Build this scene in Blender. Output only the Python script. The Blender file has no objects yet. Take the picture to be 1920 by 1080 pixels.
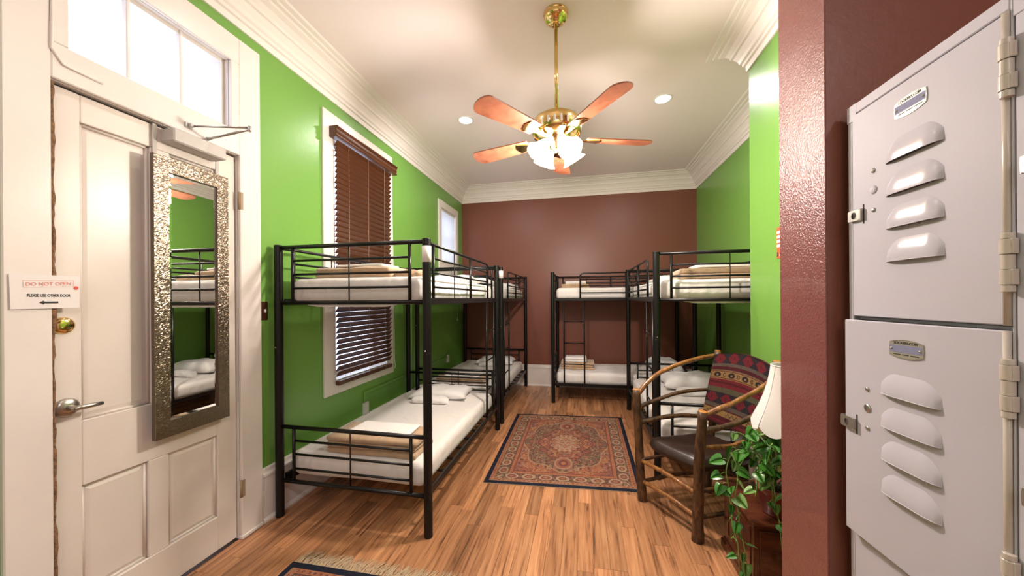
import bpy, math, random
import numpy as np
from mathutils import Vector, noise
random.seed(7)
PI = math.pi
sc = bpy.context.scene
COL = sc.collection

# ------------------------------------------------------------------ camera, light, exposure
cam_d = bpy.data.cameras.new('camera'); cam = bpy.data.objects.new('camera', cam_d); COL.objects.link(cam)
cam_d.sensor_width = 36.0; cam_d.lens = 650.0 / 1920.0 * 36.0
cam_d.shift_y = 21.0 / 1920.0; cam_d.clip_start = 0.02
cam.location = (0, 0, 1.42)
from mathutils import Matrix
cam.rotation_mode = 'QUATERNION'
cam.rotation_quaternion = (Matrix.Rotation(math.radians(11.5), 3, 'Z') @ Matrix.Rotation(math.radians(90), 3, 'X')
                           @ Matrix.Rotation(-0.007, 3, 'Z')).to_quaternion()
sc.camera = cam
sc.view_settings.view_transform = 'Standard'; sc.view_settings.look = 'None'
sc.view_settings.gamma = 1.0; sc.view_settings.use_curve_mapping = False
sc.view_settings.exposure = 0.0

w = bpy.data.worlds.new('sky'); sc.world = w; w.use_nodes = True
w.node_tree.nodes['Background'].inputs[0].default_value = (0.70, 0.79, 1.0, 1)
w.node_tree.nodes['Background'].inputs[1].default_value = 3.6

def lamp(kind, name, loc, power, color, size=0.1, rot=(0, 0, 0), **kw):
    d = bpy.data.lights.new(name, kind); d.energy = power; d.color = color
    if kind == 'AREA':
        d.shape = kw.get('shape', 'DISK'); d.size = size
        if 'size_y' in kw: d.size_y = kw['size_y']
        if 'spread' in kw: d.spread = kw['spread']
    elif kind == 'SPOT':
        d.shadow_soft_size = size; d.spot_size = kw.get('angle', 2.4); d.spot_blend = 0.6
    else: d.shadow_soft_size = size
    o = bpy.data.objects.new(name, d); o.location = loc; o.rotation_euler = rot; COL.objects.link(o)
    return o
WARM = (1.0, 0.88, 0.80); NEUT = (1.0, 0.92, 0.90)
HC = 3.30                                        # ceiling height
FANX, FANY = -0.16, 2.30
DOWNLIGHTS_AND_FILLS = [(-1.187, 3.463), (0.756, 3.488), (-1.187, 1.86), (0.756, 1.93), (-1.187, 0.45), (-0.3, -0.9), (1.5, -1.2)]  # first two are visible fixtures; the rest are added lights out of view
lamp('POINT', 'fan_bulb_light', (FANX, FANY, 2.275), 122, WARM, 0.07)
for i, (x, y) in enumerate(DOWNLIGHTS_AND_FILLS):
    lamp('AREA', 'downlight_and_fill', (x, y, HC - 0.012), [17, 16, 4, 7, 5, 4, 34][i], NEUT, 0.13)
lamp('AREA', 'rear_fill', (0.3, -1.9, 3.1), 32, (1.0, 0.95, 0.97), 1.2)  # added soft fill from behind the camera, not a known fixture

# ------------------------------------------------------------------ materials
def new_mat(name):
    m = bpy.data.materials.new(name); m.use_nodes = True
    nt = m.node_tree; b = nt.nodes['Principled BSDF']
    return m, nt, b
def N(nt, t, **kw):
    n = nt.nodes.new(t)
    for k, v in kw.items(): setattr(n, k, v)
    return n
def mat(name, col, rough=0.5, metal=0.0, var=0.0, scale=8.0, bump=0.0, bscale=60.0, coat=0.0, bdist=0.01, sheen=0.0, emis=None, estr=0.0, spec=0.5):
    m, nt, b = new_mat(name)
    b.inputs['Base Color'].default_value = (*col, 1); b.inputs['Roughness'].default_value = rough
    b.inputs['Metallic'].default_value = metal; b.inputs['Coat Weight'].default_value = coat
    b.inputs['Specular IOR Level'].default_value = spec
    if sheen: b.inputs['Sheen Weight'].default_value = sheen
    tc = N(nt, 'ShaderNodeTexCoord')
    if var > 0:
        n = N(nt, 'ShaderNodeTexNoise'); n.inputs['Scale'].default_value = scale; n.inputs['Detail'].default_value = 4
        r = N(nt, 'ShaderNodeMapRange'); r.inputs[1].default_value = 0.3; r.inputs[2].default_value = 0.7
        r.inputs[3].default_value = 1 - var; r.inputs[4].default_value = 1 + var * 0.5
        mx = N(nt, 'ShaderNodeVectorMath', operation='SCALE'); mx.inputs[0].default_value = col
        nt.links.new(tc.outputs['Object'], n.inputs['Vector']); nt.links.new(n.outputs['Fac'], r.inputs[0])
        nt.links.new(r.outputs[0], mx.inputs['Scale']); nt.links.new(mx.outputs[0], b.inputs['Base Color'])
    if bump > 0:
        n = N(nt, 'ShaderNodeTexNoise'); n.inputs['Scale'].default_value = bscale; n.inputs['Detail'].default_value = 3
        bp = N(nt, 'ShaderNodeBump'); bp.inputs['Strength'].default_value = bump; bp.inputs['Distance'].default_value = bdist
        nt.links.new(tc.outputs['Object'], n.inputs['Vector']); nt.links.new(n.outputs['Fac'], bp.inputs['Height'])
        nt.links.new(bp.outputs[0], b.inputs['Normal'])
    if emis:
        b.inputs['Emission Color'].default_value = (*emis, 1); b.inputs['Emission Strength'].default_value = estr
    return m
def wood_mat(name, c1, c2, c3, scale=(1, 8, 1), rough=0.4, rnd=0.0, streak=True, coat=0.0):
    m, nt, b = new_mat(name)
    tc = N(nt, 'ShaderNodeTexCoord'); mp = N(nt, 'ShaderNodeMapping'); mp.inputs['Scale'].default_value = scale
    oi = N(nt, 'ShaderNodeObjectInfo')
    ad = N(nt, 'ShaderNodeVectorMath', operation='ADD'); ml = N(nt, 'ShaderNodeMath', operation='MULTIPLY'); ml.inputs[1].default_value = 57.0 if rnd else 0.0
    nt.links.new(oi.outputs['Random'], ml.inputs[0]); nt.links.new(tc.outputs['Object'], mp.inputs['Vector'])
    nt.links.new(mp.outputs[0], ad.inputs[0]); nt.links.new(ml.outputs[0], ad.inputs[1])
    n1 = N(nt, 'ShaderNodeTexNoise'); n1.inputs['Scale'].default_value = 3.0; n1.inputs['Detail'].default_value = 6; n1.inputs['Roughness'].default_value = 0.6; n1.inputs['Distortion'].default_value = 0.6
    nt.links.new(ad.outputs[0], n1.inputs['Vector'])
    cr = N(nt, 'ShaderNodeValToRGB'); e = cr.color_ramp.elements
    e[0].position = 0.30; e[0].color = (*c1, 1); e[1].position = 0.68; e[1].color = (*c3, 1)
    k = e.new(0.46); k.color = (*c2, 1)
    nt.links.new(n1.outputs['Fac'], cr.inputs[0])
    out = cr.outputs[0]
    if rnd:
        mr = N(nt, 'ShaderNodeMapRange'); mr.inputs[3].default_value = 1 - rnd; mr.inputs[4].default_value = 1 + rnd * 0.6
        nt.links.new(oi.outputs['Random'], mr.inputs[0])
        sc_ = N(nt, 'ShaderNodeVectorMath', operation='SCALE'); nt.links.new(out, sc_.inputs[0]); nt.links.new(mr.outputs[0], sc_.inputs['Scale']); out = sc_.outputs[0]
    nt.links.new(out, b.inputs['Base Color']); b.inputs['Roughness'].default_value = rough; b.inputs['Coat Weight'].default_value = coat
    bp = N(nt, 'ShaderNodeBump'); bp.inputs['Strength'].default_value = 0.15; bp.inputs['Distance'].default_value = 0.002
    nt.links.new(n1.outputs['Fac'], bp.inputs['Height']); nt.links.new(bp.outputs[0], b.inputs['Normal'])
    return m
def vcol_mat(name, rough=0.9, bump=0.5, bscale=900):
    m, nt, b = new_mat(name)
    a = N(nt, 'ShaderNodeAttribute', attribute_name='pattern'); nt.links.new(a.outputs['Color'], b.inputs['Base Color'])
    b.inputs['Roughness'].default_value = rough; b.inputs['Specular IOR Level'].default_value = 0.15
    tc = N(nt, 'ShaderNodeTexCoord'); n = N(nt, 'ShaderNodeTexNoise'); n.inputs['Scale'].default_value = bscale
    bp = N(nt, 'ShaderNodeBump'); bp.inputs['Strength'].default_value = bump; bp.inputs['Distance'].default_value = 0.002
    nt.links.new(tc.outputs['Object'], n.inputs['Vector']); nt.links.new(n.outputs['Fac'], bp.inputs['Height']); nt.links.new(bp.outputs[0], b.inputs['Normal'])
    return m
def glass_mat(name, tint=(1, 1, 1), gloss=0.06):
    m = bpy.data.materials.new(name); m.use_nodes = True; nt = m.node_tree; nt.nodes.clear()
    o = N(nt, 'ShaderNodeOutputMaterial'); t = N(nt, 'ShaderNodeBsdfTransparent'); g = N(nt, 'ShaderNodeBsdfGlossy'); mx = N(nt, 'ShaderNodeMixShader')
    t.inputs[0].default_value = (*tint, 1); g.inputs['Roughness'].default_value = 0.02; mx.inputs[0].default_value = gloss
    nt.links.new(t.outputs[0], mx.inputs[1]); nt.links.new(g.outputs[0], mx.inputs[2]); nt.links.new(mx.outputs[0], o.inputs[0])
    return m
def trans_mat(name, col, tr=0.5, rough=0.8, emis=None, estr=0):
    m = bpy.data.materials.new(name); m.use_nodes = True; nt = m.node_tree; nt.nodes.clear()
    o = N(nt, 'ShaderNodeOutputMaterial'); d = N(nt, 'ShaderNodeBsdfDiffuse'); t = N(nt, 'ShaderNodeBsdfTranslucent'); mx = N(nt, 'ShaderNodeMixShader')
    d.inputs[0].default_value = (*col, 1); t.inputs[0].default_value = (*col, 1); mx.inputs[0].default_value = tr
    nt.links.new(d.outputs[0], mx.inputs[1]); nt.links.new(t.outputs[0], mx.inputs[2]); last = mx.outputs[0]
    if emis:
        e = N(nt, 'ShaderNodeEmission'); e.inputs[0].default_value = (*emis, 1); e.inputs[1].default_value = estr
        a = N(nt, 'ShaderNodeAddShader'); nt.links.new(last, a.inputs[0]); nt.links.new(e.outputs[0], a.inputs[1]); last = a.outputs[0]
    nt.links.new(last, o.inputs[0]); return m

M = {}
M['green'] = mat('green_paint', (0.170, 0.375, 0.068), 0.32, bump=0.12, bscale=35, bdist=0.004)
M['maroon'] = mat('maroon_paint', (0.205, 0.067, 0.042), 0.38, bump=0.15, bscale=50, bdist=0.004)
M['maroon_gloss_lit'] = mat('maroon_gloss_paint_lit', (0.22, 0.070, 0.066), 0.30, bump=0.6, bscale=150, bdist=0.005, coat=0.5)  # same maroon as the walls; the lit face's pinker tone is in the colour
M['trim'] = mat('cream_gloss_paint', (0.81, 0.755, 0.71), 0.30, var=0.05, scale=3, bump=0.08, bscale=20, bdist=0.004)
M['trim2'] = mat('cream_crown_paint', (0.86, 0.80, 0.75), 0.5)
M['ceil'] = mat('ceiling_paint', (0.88, 0.775, 0.765), 0.9)
M['door'] = mat('aged_door_paint', (0.78, 0.71, 0.645), 0.33, var=0.07, scale=2.2, bump=0.12, bscale=16, bdist=0.004)
M['black'] = mat('black_metal', (0.006, 0.005, 0.005), 0.33, 0.0, spec=0.35)
M['steel'] = mat('steel', (0.55, 0.54, 0.52), 0.28, 1.0)
M['nickel'] = mat('satin_nickel', (0.50, 0.47, 0.42), 0.3, 1.0)
M['brass'] = mat('polished_brass', (0.83, 0.60, 0.25), 0.12, 1.0)
M['sheet'] = mat('white_sheet', (0.80, 0.76, 0.73), 0.85, bump=0.25, bscale=14, bdist=0.02)
M['sheet_fold'] = mat('white_folded_sheet', (0.86, 0.82, 0.79), 0.85, bump=0.2, bscale=20, bdist=0.01)
M['blanket'] = mat('beige_fleece', (0.50, 0.34, 0.21), 0.95, var=0.12, scale=12, bump=0.4, bscale=120, bdist=0.004, sheen=0.4)
M['pillow'] = mat('white_pillow', (0.80, 0.77, 0.76), 0.85, bump=0.35, bscale=9, bdist=0.03)
M['plank'] = wood_mat('laminate_plank', (0.13, 0.055, 0.024), (0.42, 0.19, 0.085), (0.60, 0.31, 0.15), (15, 0.8, 1), 0.30, rnd=0.38)
M['floorbase'] = mat('floor_underlay', (0.08, 0.04, 0.02), 0.7)
M['blind'] = wood_mat('brown_blind_wood', (0.055, 0.017, 0.006), (0.085, 0.027, 0.009), (0.12, 0.040, 0.014), (1, 1, 12), 0.33)
M['cord'] = mat('cord', (0.45, 0.32, 0.22), 0.8)
M['miniblind'] = trans_mat('white_mini_blind', (0.93, 0.93, 0.94), 0.72)
M['glass'] = glass_mat('window_glass')
M['frost'] = trans_mat('bright_wavy_glass', (0.9, 0.95, 1.0), 0.75)
M['mirror'] = mat('mirror_glass', (0.90, 0.91, 0.90), 0.015, 1.0)
M['mosaic'] = mat('pewter_mosaic', (0.36, 0.285, 0.215), 0.33, 1.0, var=0.2, scale=160)
M['mframe'] = mat('dark_pewter', (0.14, 0.11, 0.085), 0.4, 0.8)
M['closer'] = mat('closer_grey', (0.52, 0.49, 0.46), 0.45)
M['paper'] = mat('paper', (0.82, 0.79, 0.76), 0.7)
M['redink'] = mat('red_ink', (0.70, 0.10, 0.08), 0.7)
M['pinkink'] = mat('pale_red_ink', (0.80, 0.36, 0.32), 0.7)
M['blackink'] = mat('black_ink', (0.03, 0.03, 0.03), 0.7)
M['locker'] = mat('locker_enamel', (0.53, 0.505, 0.575), 0.5, spec=0.08)
M['louver'] = mat('locker_louver_enamel', (0.53, 0.505, 0.575), 0.17, spec=0.16)
M['hinge'] = mat('hinge_enamel', (0.58, 0.51, 0.45), 0.25)
M['dark'] = mat('dark_gap', (0.012, 0.010, 0.010), 0.9)
M['plate'] = mat('nameplate_metal', (0.42, 0.39, 0.31), 0.4, 0.3, spec=0.2)
M['platebl'] = mat('nameplate_insert', (0.24, 0.25, 0.38), 0.6, spec=0.08)
M['orange'] = mat('orange_sign', (0.80, 0.13, 0.05), 0.5)
M['bark'] = wood_mat('hickory_bark', (0.018, 0.008, 0.004), (0.060, 0.026, 0.010), (0.15, 0.068, 0.024), (14, 14, 4), 0.5, coat=0.1)
M['barkl'] = wood_mat('peeled_hickory', (0.09, 0.036, 0.010), (0.22, 0.086, 0.022), (0.38, 0.17, 0.045), (12, 12, 5), 0.28, coat=0.4)
M['cut'] = mat('cut_wood_end', (0.55, 0.22, 0.05), 0.25, coat=0.5)
M['leather'] = mat('brown_leather', (0.028, 0.014, 0.010), 0.34, var=0.3, scale=6, bump=0.15, bscale=120, bdist=0.002)
M['shade'] = trans_mat('white_lamp_shade', (0.93, 0.90, 0.89), 0.30)
M['cherry'] = wood_mat('dark_cherry', (0.045, 0.012, 0.006), (0.085, 0.022, 0.010), (0.13, 0.036, 0.016), (2, 8, 8), 0.22, coat=0.4)
M['pot'] = mat('terracotta_red_pot', (0.22, 0.045, 0.035), 0.35)
M['soil'] = mat('soil', (0.03, 0.02, 0.015), 0.95, bump=0.6, bscale=80)
M['leaf'] = mat('pothos_leaf', (0.045, 0.19, 0.018), 0.30, var=0.45, scale=16)
M['leaf2'] = mat('pale_pothos_leaf', (0.17, 0.33, 0.08), 0.32, var=0.3, scale=22)
M['stem'] = mat('pothos_stem', (0.22, 0.40, 0.08), 0.5)
M['fringe'] = mat('cream_fringe', (0.52, 0.40, 0.26), 0.9)
M['rugback'] = mat('rug_backing', (0.35, 0.27, 0.19), 0.95)
M['fanwood'] = wood_mat('reddish_fan_blade', (0.20, 0.06, 0.03), (0.30, 0.10, 0.05), (0.40, 0.15, 0.08), (3, 3, 1), 0.35)
M['fanshade'] = trans_mat('lit_frosted_glass', (0.9, 0.88, 0.85), 0.5, emis=(1.0, 0.86, 0.70), estr=16.0)
M['bulb'] = mat('bulb_glow', (1, 1, 1), 0.5, emis=(1.0, 0.88, 0.72), estr=30)
M['led'] = mat('downlight_glow', (1, 1, 1), 0.5, emis=(1.0, 0.90, 0.76), estr=40)
M['rug'] = vcol_mat('woven_rug'); M['weave'] = vcol_mat('woven_upholstery', 0.85, 0.4, 700)
M['bronze'] = mat('bronze_plate', (0.10, 0.035, 0.015), 0.35, 0.6)
M['white'] = mat('white_plastic', (0.75, 0.73, 0.70), 0.4)
M['seal'] = mat('torn_brown_seal', (0.26, 0.14, 0.07), 0.9, var=0.5, scale=60, bump=0.8, bscale=90)
M['rust'] = mat('old_hinge_paint', (0.36, 0.26, 0.16), 0.6)

# ------------------------------------------------------------------ mesh builder
class MB:
    def __init__(s): s.v = []; s.f = []; s.s = []; s.m = []; s.mi = 0
    def add(s, vs, fs, smooth=False):
        o = len(s.v); s.v += [tuple(p) for p in vs]
        for f in fs: s.f.append(tuple(i + o for i in f)); s.s.append(smooth); s.m.append(s.mi)
    def box(s, a, b):
        x0, y0, z0 = [min(a[i], b[i]) for i in range(3)]; x1, y1, z1 = [max(a[i], b[i]) for i in range(3)]
        s.add([(x0,y0,z0),(x1,y0,z0),(x1,y1,z0),(x0,y1,z0),(x0,y0,z1),(x1,y0,z1),(x1,y1,z1),(x0,y1,z1)],
              [(0,3,2,1),(4,5,6,7),(0,1,5,4),(1,2,6,5),(2,3,7,6),(3,0,4,7)]); return s
    def cbox(s, a, b, c=0.003):
        """box with chamfered vertical+horizontal edges (24 verts)"""
        lo = [min(a[i], b[i]) for i in range(3)]; hi = [max(a[i], b[i]) for i in range(3)]
        c = min([c] + [(hi[i] - lo[i]) * 0.45 for i in range(3)])
        V = []; idx = {}
        for sx in (0, 1):
            for sy in (0, 1):
                for sz in (0, 1):
                    cor = [(lo, hi)[q][i] for i, q in enumerate((sx, sy, sz))]; ins = [c if q == 0 else -c for q in (sx, sy, sz)]
                    for ax in range(3):
                        p = [cor[i] + (0 if i == ax else ins[i]) for i in range(3)]
                        idx[(sx, sy, sz, ax)] = len(V); V.append(p)
        F = []
        for ax in range(3):
            o1, o2 = [(1, 2), (2, 0), (0, 1)][ax]
            for sd in (0, 1):
                q = []
                for (u, v) in ((0, 0), (1, 0), (1, 1), (0, 1)):
                    k = [0, 0, 0]; k[ax] = sd; k[o1] = u; k[o2] = v; q.append(idx[(*k, ax)])
                F.append(q if sd else q[::-1])
        for ax in range(3):                       # edge along ax
            o1, o2 = [(1, 2), (2, 0), (0, 1)][ax]
            for u in (0, 1):
                for v in (0, 1):
                    k0 = [0, 0, 0]; k0[o1] = u; k0[o2] = v; k1 = list(k0); k1[ax] = 1
                    q = [idx[(*k0, o1)], idx[(*k1, o1)], idx[(*k1, o2)], idx[(*k0, o2)]]
                    F.append(q if (u == v) == False else q[::-1])
        for sx in (0, 1):
            for sy in (0, 1):
                for sz in (0, 1):
                    q = [idx[(sx, sy, sz, a_)] for a_ in range(3)]
                    F.append(q if (sx + sy + sz) % 2 else q[::-1])
        s.add(V, F); return s
    def tube(s, path, r, n=10, caps=True, smooth=True):
        P = [Vector(p) for p in path]; R = r if isinstance(r, (list, tuple)) else [r] * len(P)
        V = []; prev = None
        for i, p in enumerate(P):
            t = (P[min(i + 1, len(P) - 1)] - P[max(i - 1, 0)]).normalized()
            if prev is None:
                a = Vector((0, 0, 1)) if abs(t.z) < 0.9 else Vector((1, 0, 0)); prev = (a - t * a.dot(t)).normalized()
            else: prev = (prev - t * prev.dot(t)).normalized()
            q = t.cross(prev)
            for k in range(n):
                an = 2 * PI * k / n; V.append(p + (prev * math.cos(an) + q * math.sin(an)) * R[i])
        F = [(i*n+k, i*n+(k+1) % n, (i+1)*n+(k+1) % n, (i+1)*n+k) for i in range(len(P) - 1) for k in range(n)]
        s.add(V, F, smooth)
        if caps:
            o = len(s.v) - len(V)
            s.f.append(tuple(o + k for k in reversed(range(n)))); s.s.append(False); s.m.append(s.mi)
            s.f.append(tuple(o + (len(P)-1)*n + k for k in range(n))); s.s.append(False); s.m.append(s.mi)
        return s
    def lathe(s, c, prof, n=28, axis='Z', smooth=True, sgn=1, sharp=False):
        """prof: list of (radius, height)"""
        if sharp:
            for a_, b_ in zip(prof, prof[1:]):
                s.lathe(c, [a_, b_], n, axis, smooth, sgn); s.f = s.f[:-1] if b_[0] > 1e-5 else s.f; s.s = s.s[:len(s.f)]; s.m = s.m[:len(s.f)]
                if a_[0] > 1e-5: s.f.pop(); s.s.pop(); s.m.pop()
            return s
        V = []
        for (r, h) in prof:
            for k in range(n):
                a = 2 * PI * k / n; u, v = r * math.cos(a), r * math.sin(a)
                if axis == 'Z': V.append((c[0]+u, c[1]+v, c[2]+h))
                elif axis == 'X': V.append((c[0]+h*sgn, c[1]+u, c[2]+v))
                else: V.append((c[0]+u, c[1]+h*sgn, c[2]+v))
        F = [(i*n+k, i*n+(k+1) % n, (i+1)*n+(k+1) % n, (i+1)*n+k) for i in range(len(prof)-1) for k in range(n)]
        s.add(V, F, smooth)
        o = len(s.v) - len(V)
        for ring, rev in ((0, True), (len(prof)-1, False)):
            if prof[ring][0] > 1e-5:
                q = [o + ring*n + k for k in range(n)]; s.f.append(tuple(reversed(q)) if rev else tuple(q)); s.s.append(False); s.m.append(s.mi)
        return s
    def grid(s, P, nu, nv, smooth=True, closed_u=False):
        """P: flat list nu*nv"""
        F = []
        for i in range(nu if closed_u else nu - 1):
            for j in range(nv - 1):
                a = i*nv+j; b = ((i+1) % nu)*nv+j; F.append((a, b, b+1, a+1))
        s.add(P, F, smooth); return s
    def prism(s, poly, z0, z1, f=lambda u, v, w: (u, v, w)):
        n = len(poly); V = [f(u, v, z0) for u, v in poly] + [f(u, v, z1) for u, v in poly]
        F = [tuple(range(n))[::-1], tuple(range(n, 2*n))] + [(i, (i+1) % n, n+(i+1) % n, n+i) for i in range(n)]
        s.add(V, F); return s
    def xf(s, fn, start=0):
        s.v[start:] = [tuple(fn(p)) for p in s.v[start:]]; return s
    def build(s, name, m, parent=None, loc=None, **tags):
        me = bpy.data.meshes.new(name)
        o = bpy.data.objects.new(name, me)
        base = Vector((0, 0, 0))
        if parent is not None:
            base = Vector(parent.get('_o', (0, 0, 0)))
        elif loc is not None: base = Vector(loc)
        me.from_pydata([tuple(Vector(p) - base) for p in s.v], [], s.f)
        me.polygons.foreach_set('use_smooth', s.s)
        if isinstance(m, (list, tuple)):
            for q in m: me.materials.append(q)
            me.polygons.foreach_set('material_index', s.m)
        else: me.materials.append(m)
        me.update()
        COL.objects.link(o)
        if parent is not None:
            o.parent = parent
        else: o.location = base
        o['_o'] = tuple(base)
        for k, v in tags.items(): o[k] = v
        return o
def thing(name, label, cat, loc, group=None):
    o = bpy.data.objects.new(name, None); o.location = loc; o.empty_display_size = 0.05; COL.objects.link(o)
    o['_o'] = tuple(loc); o['label'] = label; o['category'] = cat
    if group: o['group'] = group
    return o
def ref(name, mesh, parent, loc, base=None):
    """another piece that shares mesh data"""
    o = bpy.data.objects.new(name, mesh); COL.objects.link(o); o.parent = parent
    b = Vector(parent.get('_o', (0, 0, 0))); o.location = Vector(loc) - b; o['_o'] = tuple(b); return o
def tagd(label, cat, group=None):
    d = dict(label=label, category=cat)
    if group: d['group'] = group
    return d
def nz(p, s=1.0): return noise.noise(Vector(p) * s)

# ------------------------------------------------------------------ room shell
XL, XR1, XR2, YB, YC = -2.02, 1.19, 1.69, 5.66, 2.80
YF = -2.6; XRF = 2.6
def wallbox(mb, x0, x1, y0, y1, z0, z1): mb.box((x0, y0, z0), (x1, y1, z1))
# left wall with openings (door, transom, two windows)
DY0, DY1, DZ = 0.955, 1.705, 2.29
TY0, TY1, TZ0, TZ1 = 1.005, 1.655, 2.43, 2.83
W1 = (2.52, 3.28, 0.76, 2.80); W2 = (4.74, 5.35, 1.98, 2.77)
mb = MB(); x0, x1 = XL - 0.2, XL
ys = [YF, DY0, TY0, TY1, DY1, W1[0], W1[1], W2[0], W2[1], YB + 0.2]
for (a, b, zs) in [(ys[0], ys[1], [(0, HC)]), (ys[1], ys[2], [(DZ, HC)]), (ys[2], ys[3], [(DZ, TZ0), (TZ1, HC)]), (ys[3], ys[4], [(DZ, HC)]),
                   (ys[4], ys[5], [(0, HC)]), (ys[5], ys[6], [(0, W1[2]), (W1[3], HC)]), (ys[6], ys[7], [(0, HC)]), (ys[7], ys[8], [(0, W2[2]), (W2[3], HC)]), (ys[8], ys[9], [(0, HC)])]:
    for z0, z1 in zs: wallbox(mb, x0, x1, a, b, z0, z1)
mb.build('wall_left', M['green'], kind='structure')
MB().box((XL, YB, 0), (XR2 + 0.2, YB + 0.2, HC)).build('wall_back', M['maroon'], kind='structure')
MB().box((XR2, YC, 0), (XR2 + 0.2, YB, HC)).build('wall_right', M['green'], kind='structure')
MB().box((XR1, 1.48, 0), (XR2 + 0.2, YC, HC)).build('wall_chimney', M['green'], kind='structure')
MB().box((0.733, 1.23, 0), (XRF + 0.2, 1.48, HC)).build('wall_partition', M['maroon'], kind='structure')
MB().cbox((0.729, 1.229, 0), (0.7335, 1.481, HC), 0.002).build('wall_partition_end', M['maroon_gloss_lit'], kind='structure')
MB().box((XRF, YF, 0), (XRF + 0.2, 1.23, HC)).build('wall_right_front', M['maroon'], kind='structure')
MB().box((XL - 0.2, YF - 0.2, 0), (XRF + 0.2, YF, HC)).build('wall_front', M['trim2'], kind='structure')
MB().box((XL - 0.2, YF - 0.2, HC), (XRF + 0.2, YB + 0.2, HC + 0.1)).build('ceiling', M['ceil'], kind='structure')
fl = MB().box((XL - 0.2, YF - 0.2, -0.12), (XRF + 0.2, YB + 0.2, -0.012)).build('floor', M['floorbase'], kind='structure')

# floor planks: strips 0.1 m wide running away from the camera
PW = 0.0862; nfar = MB(); cnt = 0
y_near = 0.95
for i in range(43):
    xa = XL + 0.001 + i * PW; xb = min(xa + PW - 0.0009, XR2 - 0.001)
    if xb - xa < 0.01: continue
    ymax = YB if (xa + xb) / 2 < XR2 else YC
    y = y_near - random.random() * 0.85
    while y < ymax - 0.02:
        L = random.choice([0.62, 0.78, 0.92, 1.08]); ye = min(y + L, ymax - 0.002)
        cx, cy = (xa + xb) / 2, (y + ye) / 2
        vis = ye > 1.0 and not (xa > XR1 - 0.02 and cy < YC)
        m_ = MB().cbox((xa, y, -0.012), (xb, ye - 0.0009, 0.0), 0.0009)
        if vis and cnt < 298:
            m_.v = [(p[0] - cx, p[1] - cy, p[2]) for p in m_.v]
            me = bpy.data.meshes.new('plank'); me.from_pydata(m_.v, [], m_.f); me.materials.append(M['plank'])
            ref('plank', me, fl, (cx, cy, 0)); cnt += 1
        elif ye > 0: nfar.cbox((xa, y, -0.012), (xb, ye - 0.0009, 0.0), 0.0009)
        y = ye
# the boards behind and beside the camera
for i in range(54):
    xa = XL + 0.001 + i * PW; y = YF
    ylim = 0.10 if i < 43 else 1.2
    while y < ylim:
        ye = y + random.choice([0.7, 0.9, 1.1])
        if ye > ylim: ye = ylim if i >= 43 else min(ye, 0.1)
        nfar.cbox((xa, y, -0.0125), (min(xa + PW - 0.001, XRF), ye - 0.001, -0.0008), 0.0009); y = ye
nfar.build('plank_run', M['plank'], fl, kind='stuff')

# crown moulding
CP = [(0, -0.24), (0.012, -0.24), (0.016, -0.20), (0.030, -0.195), (0.032, -0.175), (0.045, -0.165), (0.052, -0.14), (0.075, -0.105), (0.088, -0.10), (0.092, -0.082),
      (0.115, -0.055), (0.145, -0.04), (0.150, -0.028), (0.175, -0.026), (0.180, -0.014), (0.212, -0.012), (0.220, 0.0), (0, 0)]
def crown(name, a, b, out, ma, mb_):
    """a,b: 2D wall line ends; out: 2D outward normal; ma/mb_: mitre factor at ends (+ shortens)"""
    a, b, out = Vector(a), Vector(b), Vector(out); d = (b - a).normalized(); m = MB(); V = []
    for (p, z) in CP: q = a + out * p + d * p * ma; V.append((q.x, q.y, HC + z))
    for (p, z) in CP: q = b + out * p - d * p * mb_; V.append((q.x, q.y, HC + z))
    n = len(CP); F = [(i, (i+1) % n, n+(i+1) % n, n+i) for i in range(n)] + [tuple(range(n))[::-1], tuple(range(n, 2*n))]
    m.add(V, F); return m.build(name, M['trim2'], kind='structure')
crown('trim_1', (XL, YF), (XL, YB), (1, 0), 0, 1)
crown('trim_2', (XL, YB), (XR2, YB), (0, -1), 1, 1)
crown('trim_3', (XR2, YC), (XR2, YB), (-1, 0), 0, 1)
crown('trim_4', (XR1, 1.48), (XR1, YC), (-1, 0), 0, -1)

# baseboards
BPf = [(0, 0), (0.030, 0), (0.030, 0.014), (0.020, 0.028), (0.018, 0.030), (0.018, 0.285), (0.024, 0.290), (0.024, 0.305), (0.015, 0.318), (0.012, 0.338), (0.004, 0.345), (0, 0.345)]
def basebd(name, a, b, out):
    a, b, out = Vector(a), Vector(b), Vector(out); V = []
    for e in (a, b):
        for (p, z) in BPf: q = e + out * p; V.append((q.x, q.y, z))
    n = len(BPf); F = [(i, (i+1) % n, n+(i+1) % n, n+i) for i in range(n)] + [tuple(range(n))[::-1], tuple(range(n, 2*n))]
    m = MB(); m.add(V, F); m.build(name, M['trim'], kind='structure')
basebd('baseboard_left', (XL, 1.845), (XL, YB), (1, 0)); basebd('baseboard_back', (XL + 0.03, YB), (XR2 - 0.03, YB), (0, -1))
basebd('baseboard_right', (XR2, YC), (XR2, YB), (-1, 0)); basebd('baseboard_chimney', (XR1, 1.48), (XR1, YC), (-1, 0))

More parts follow.
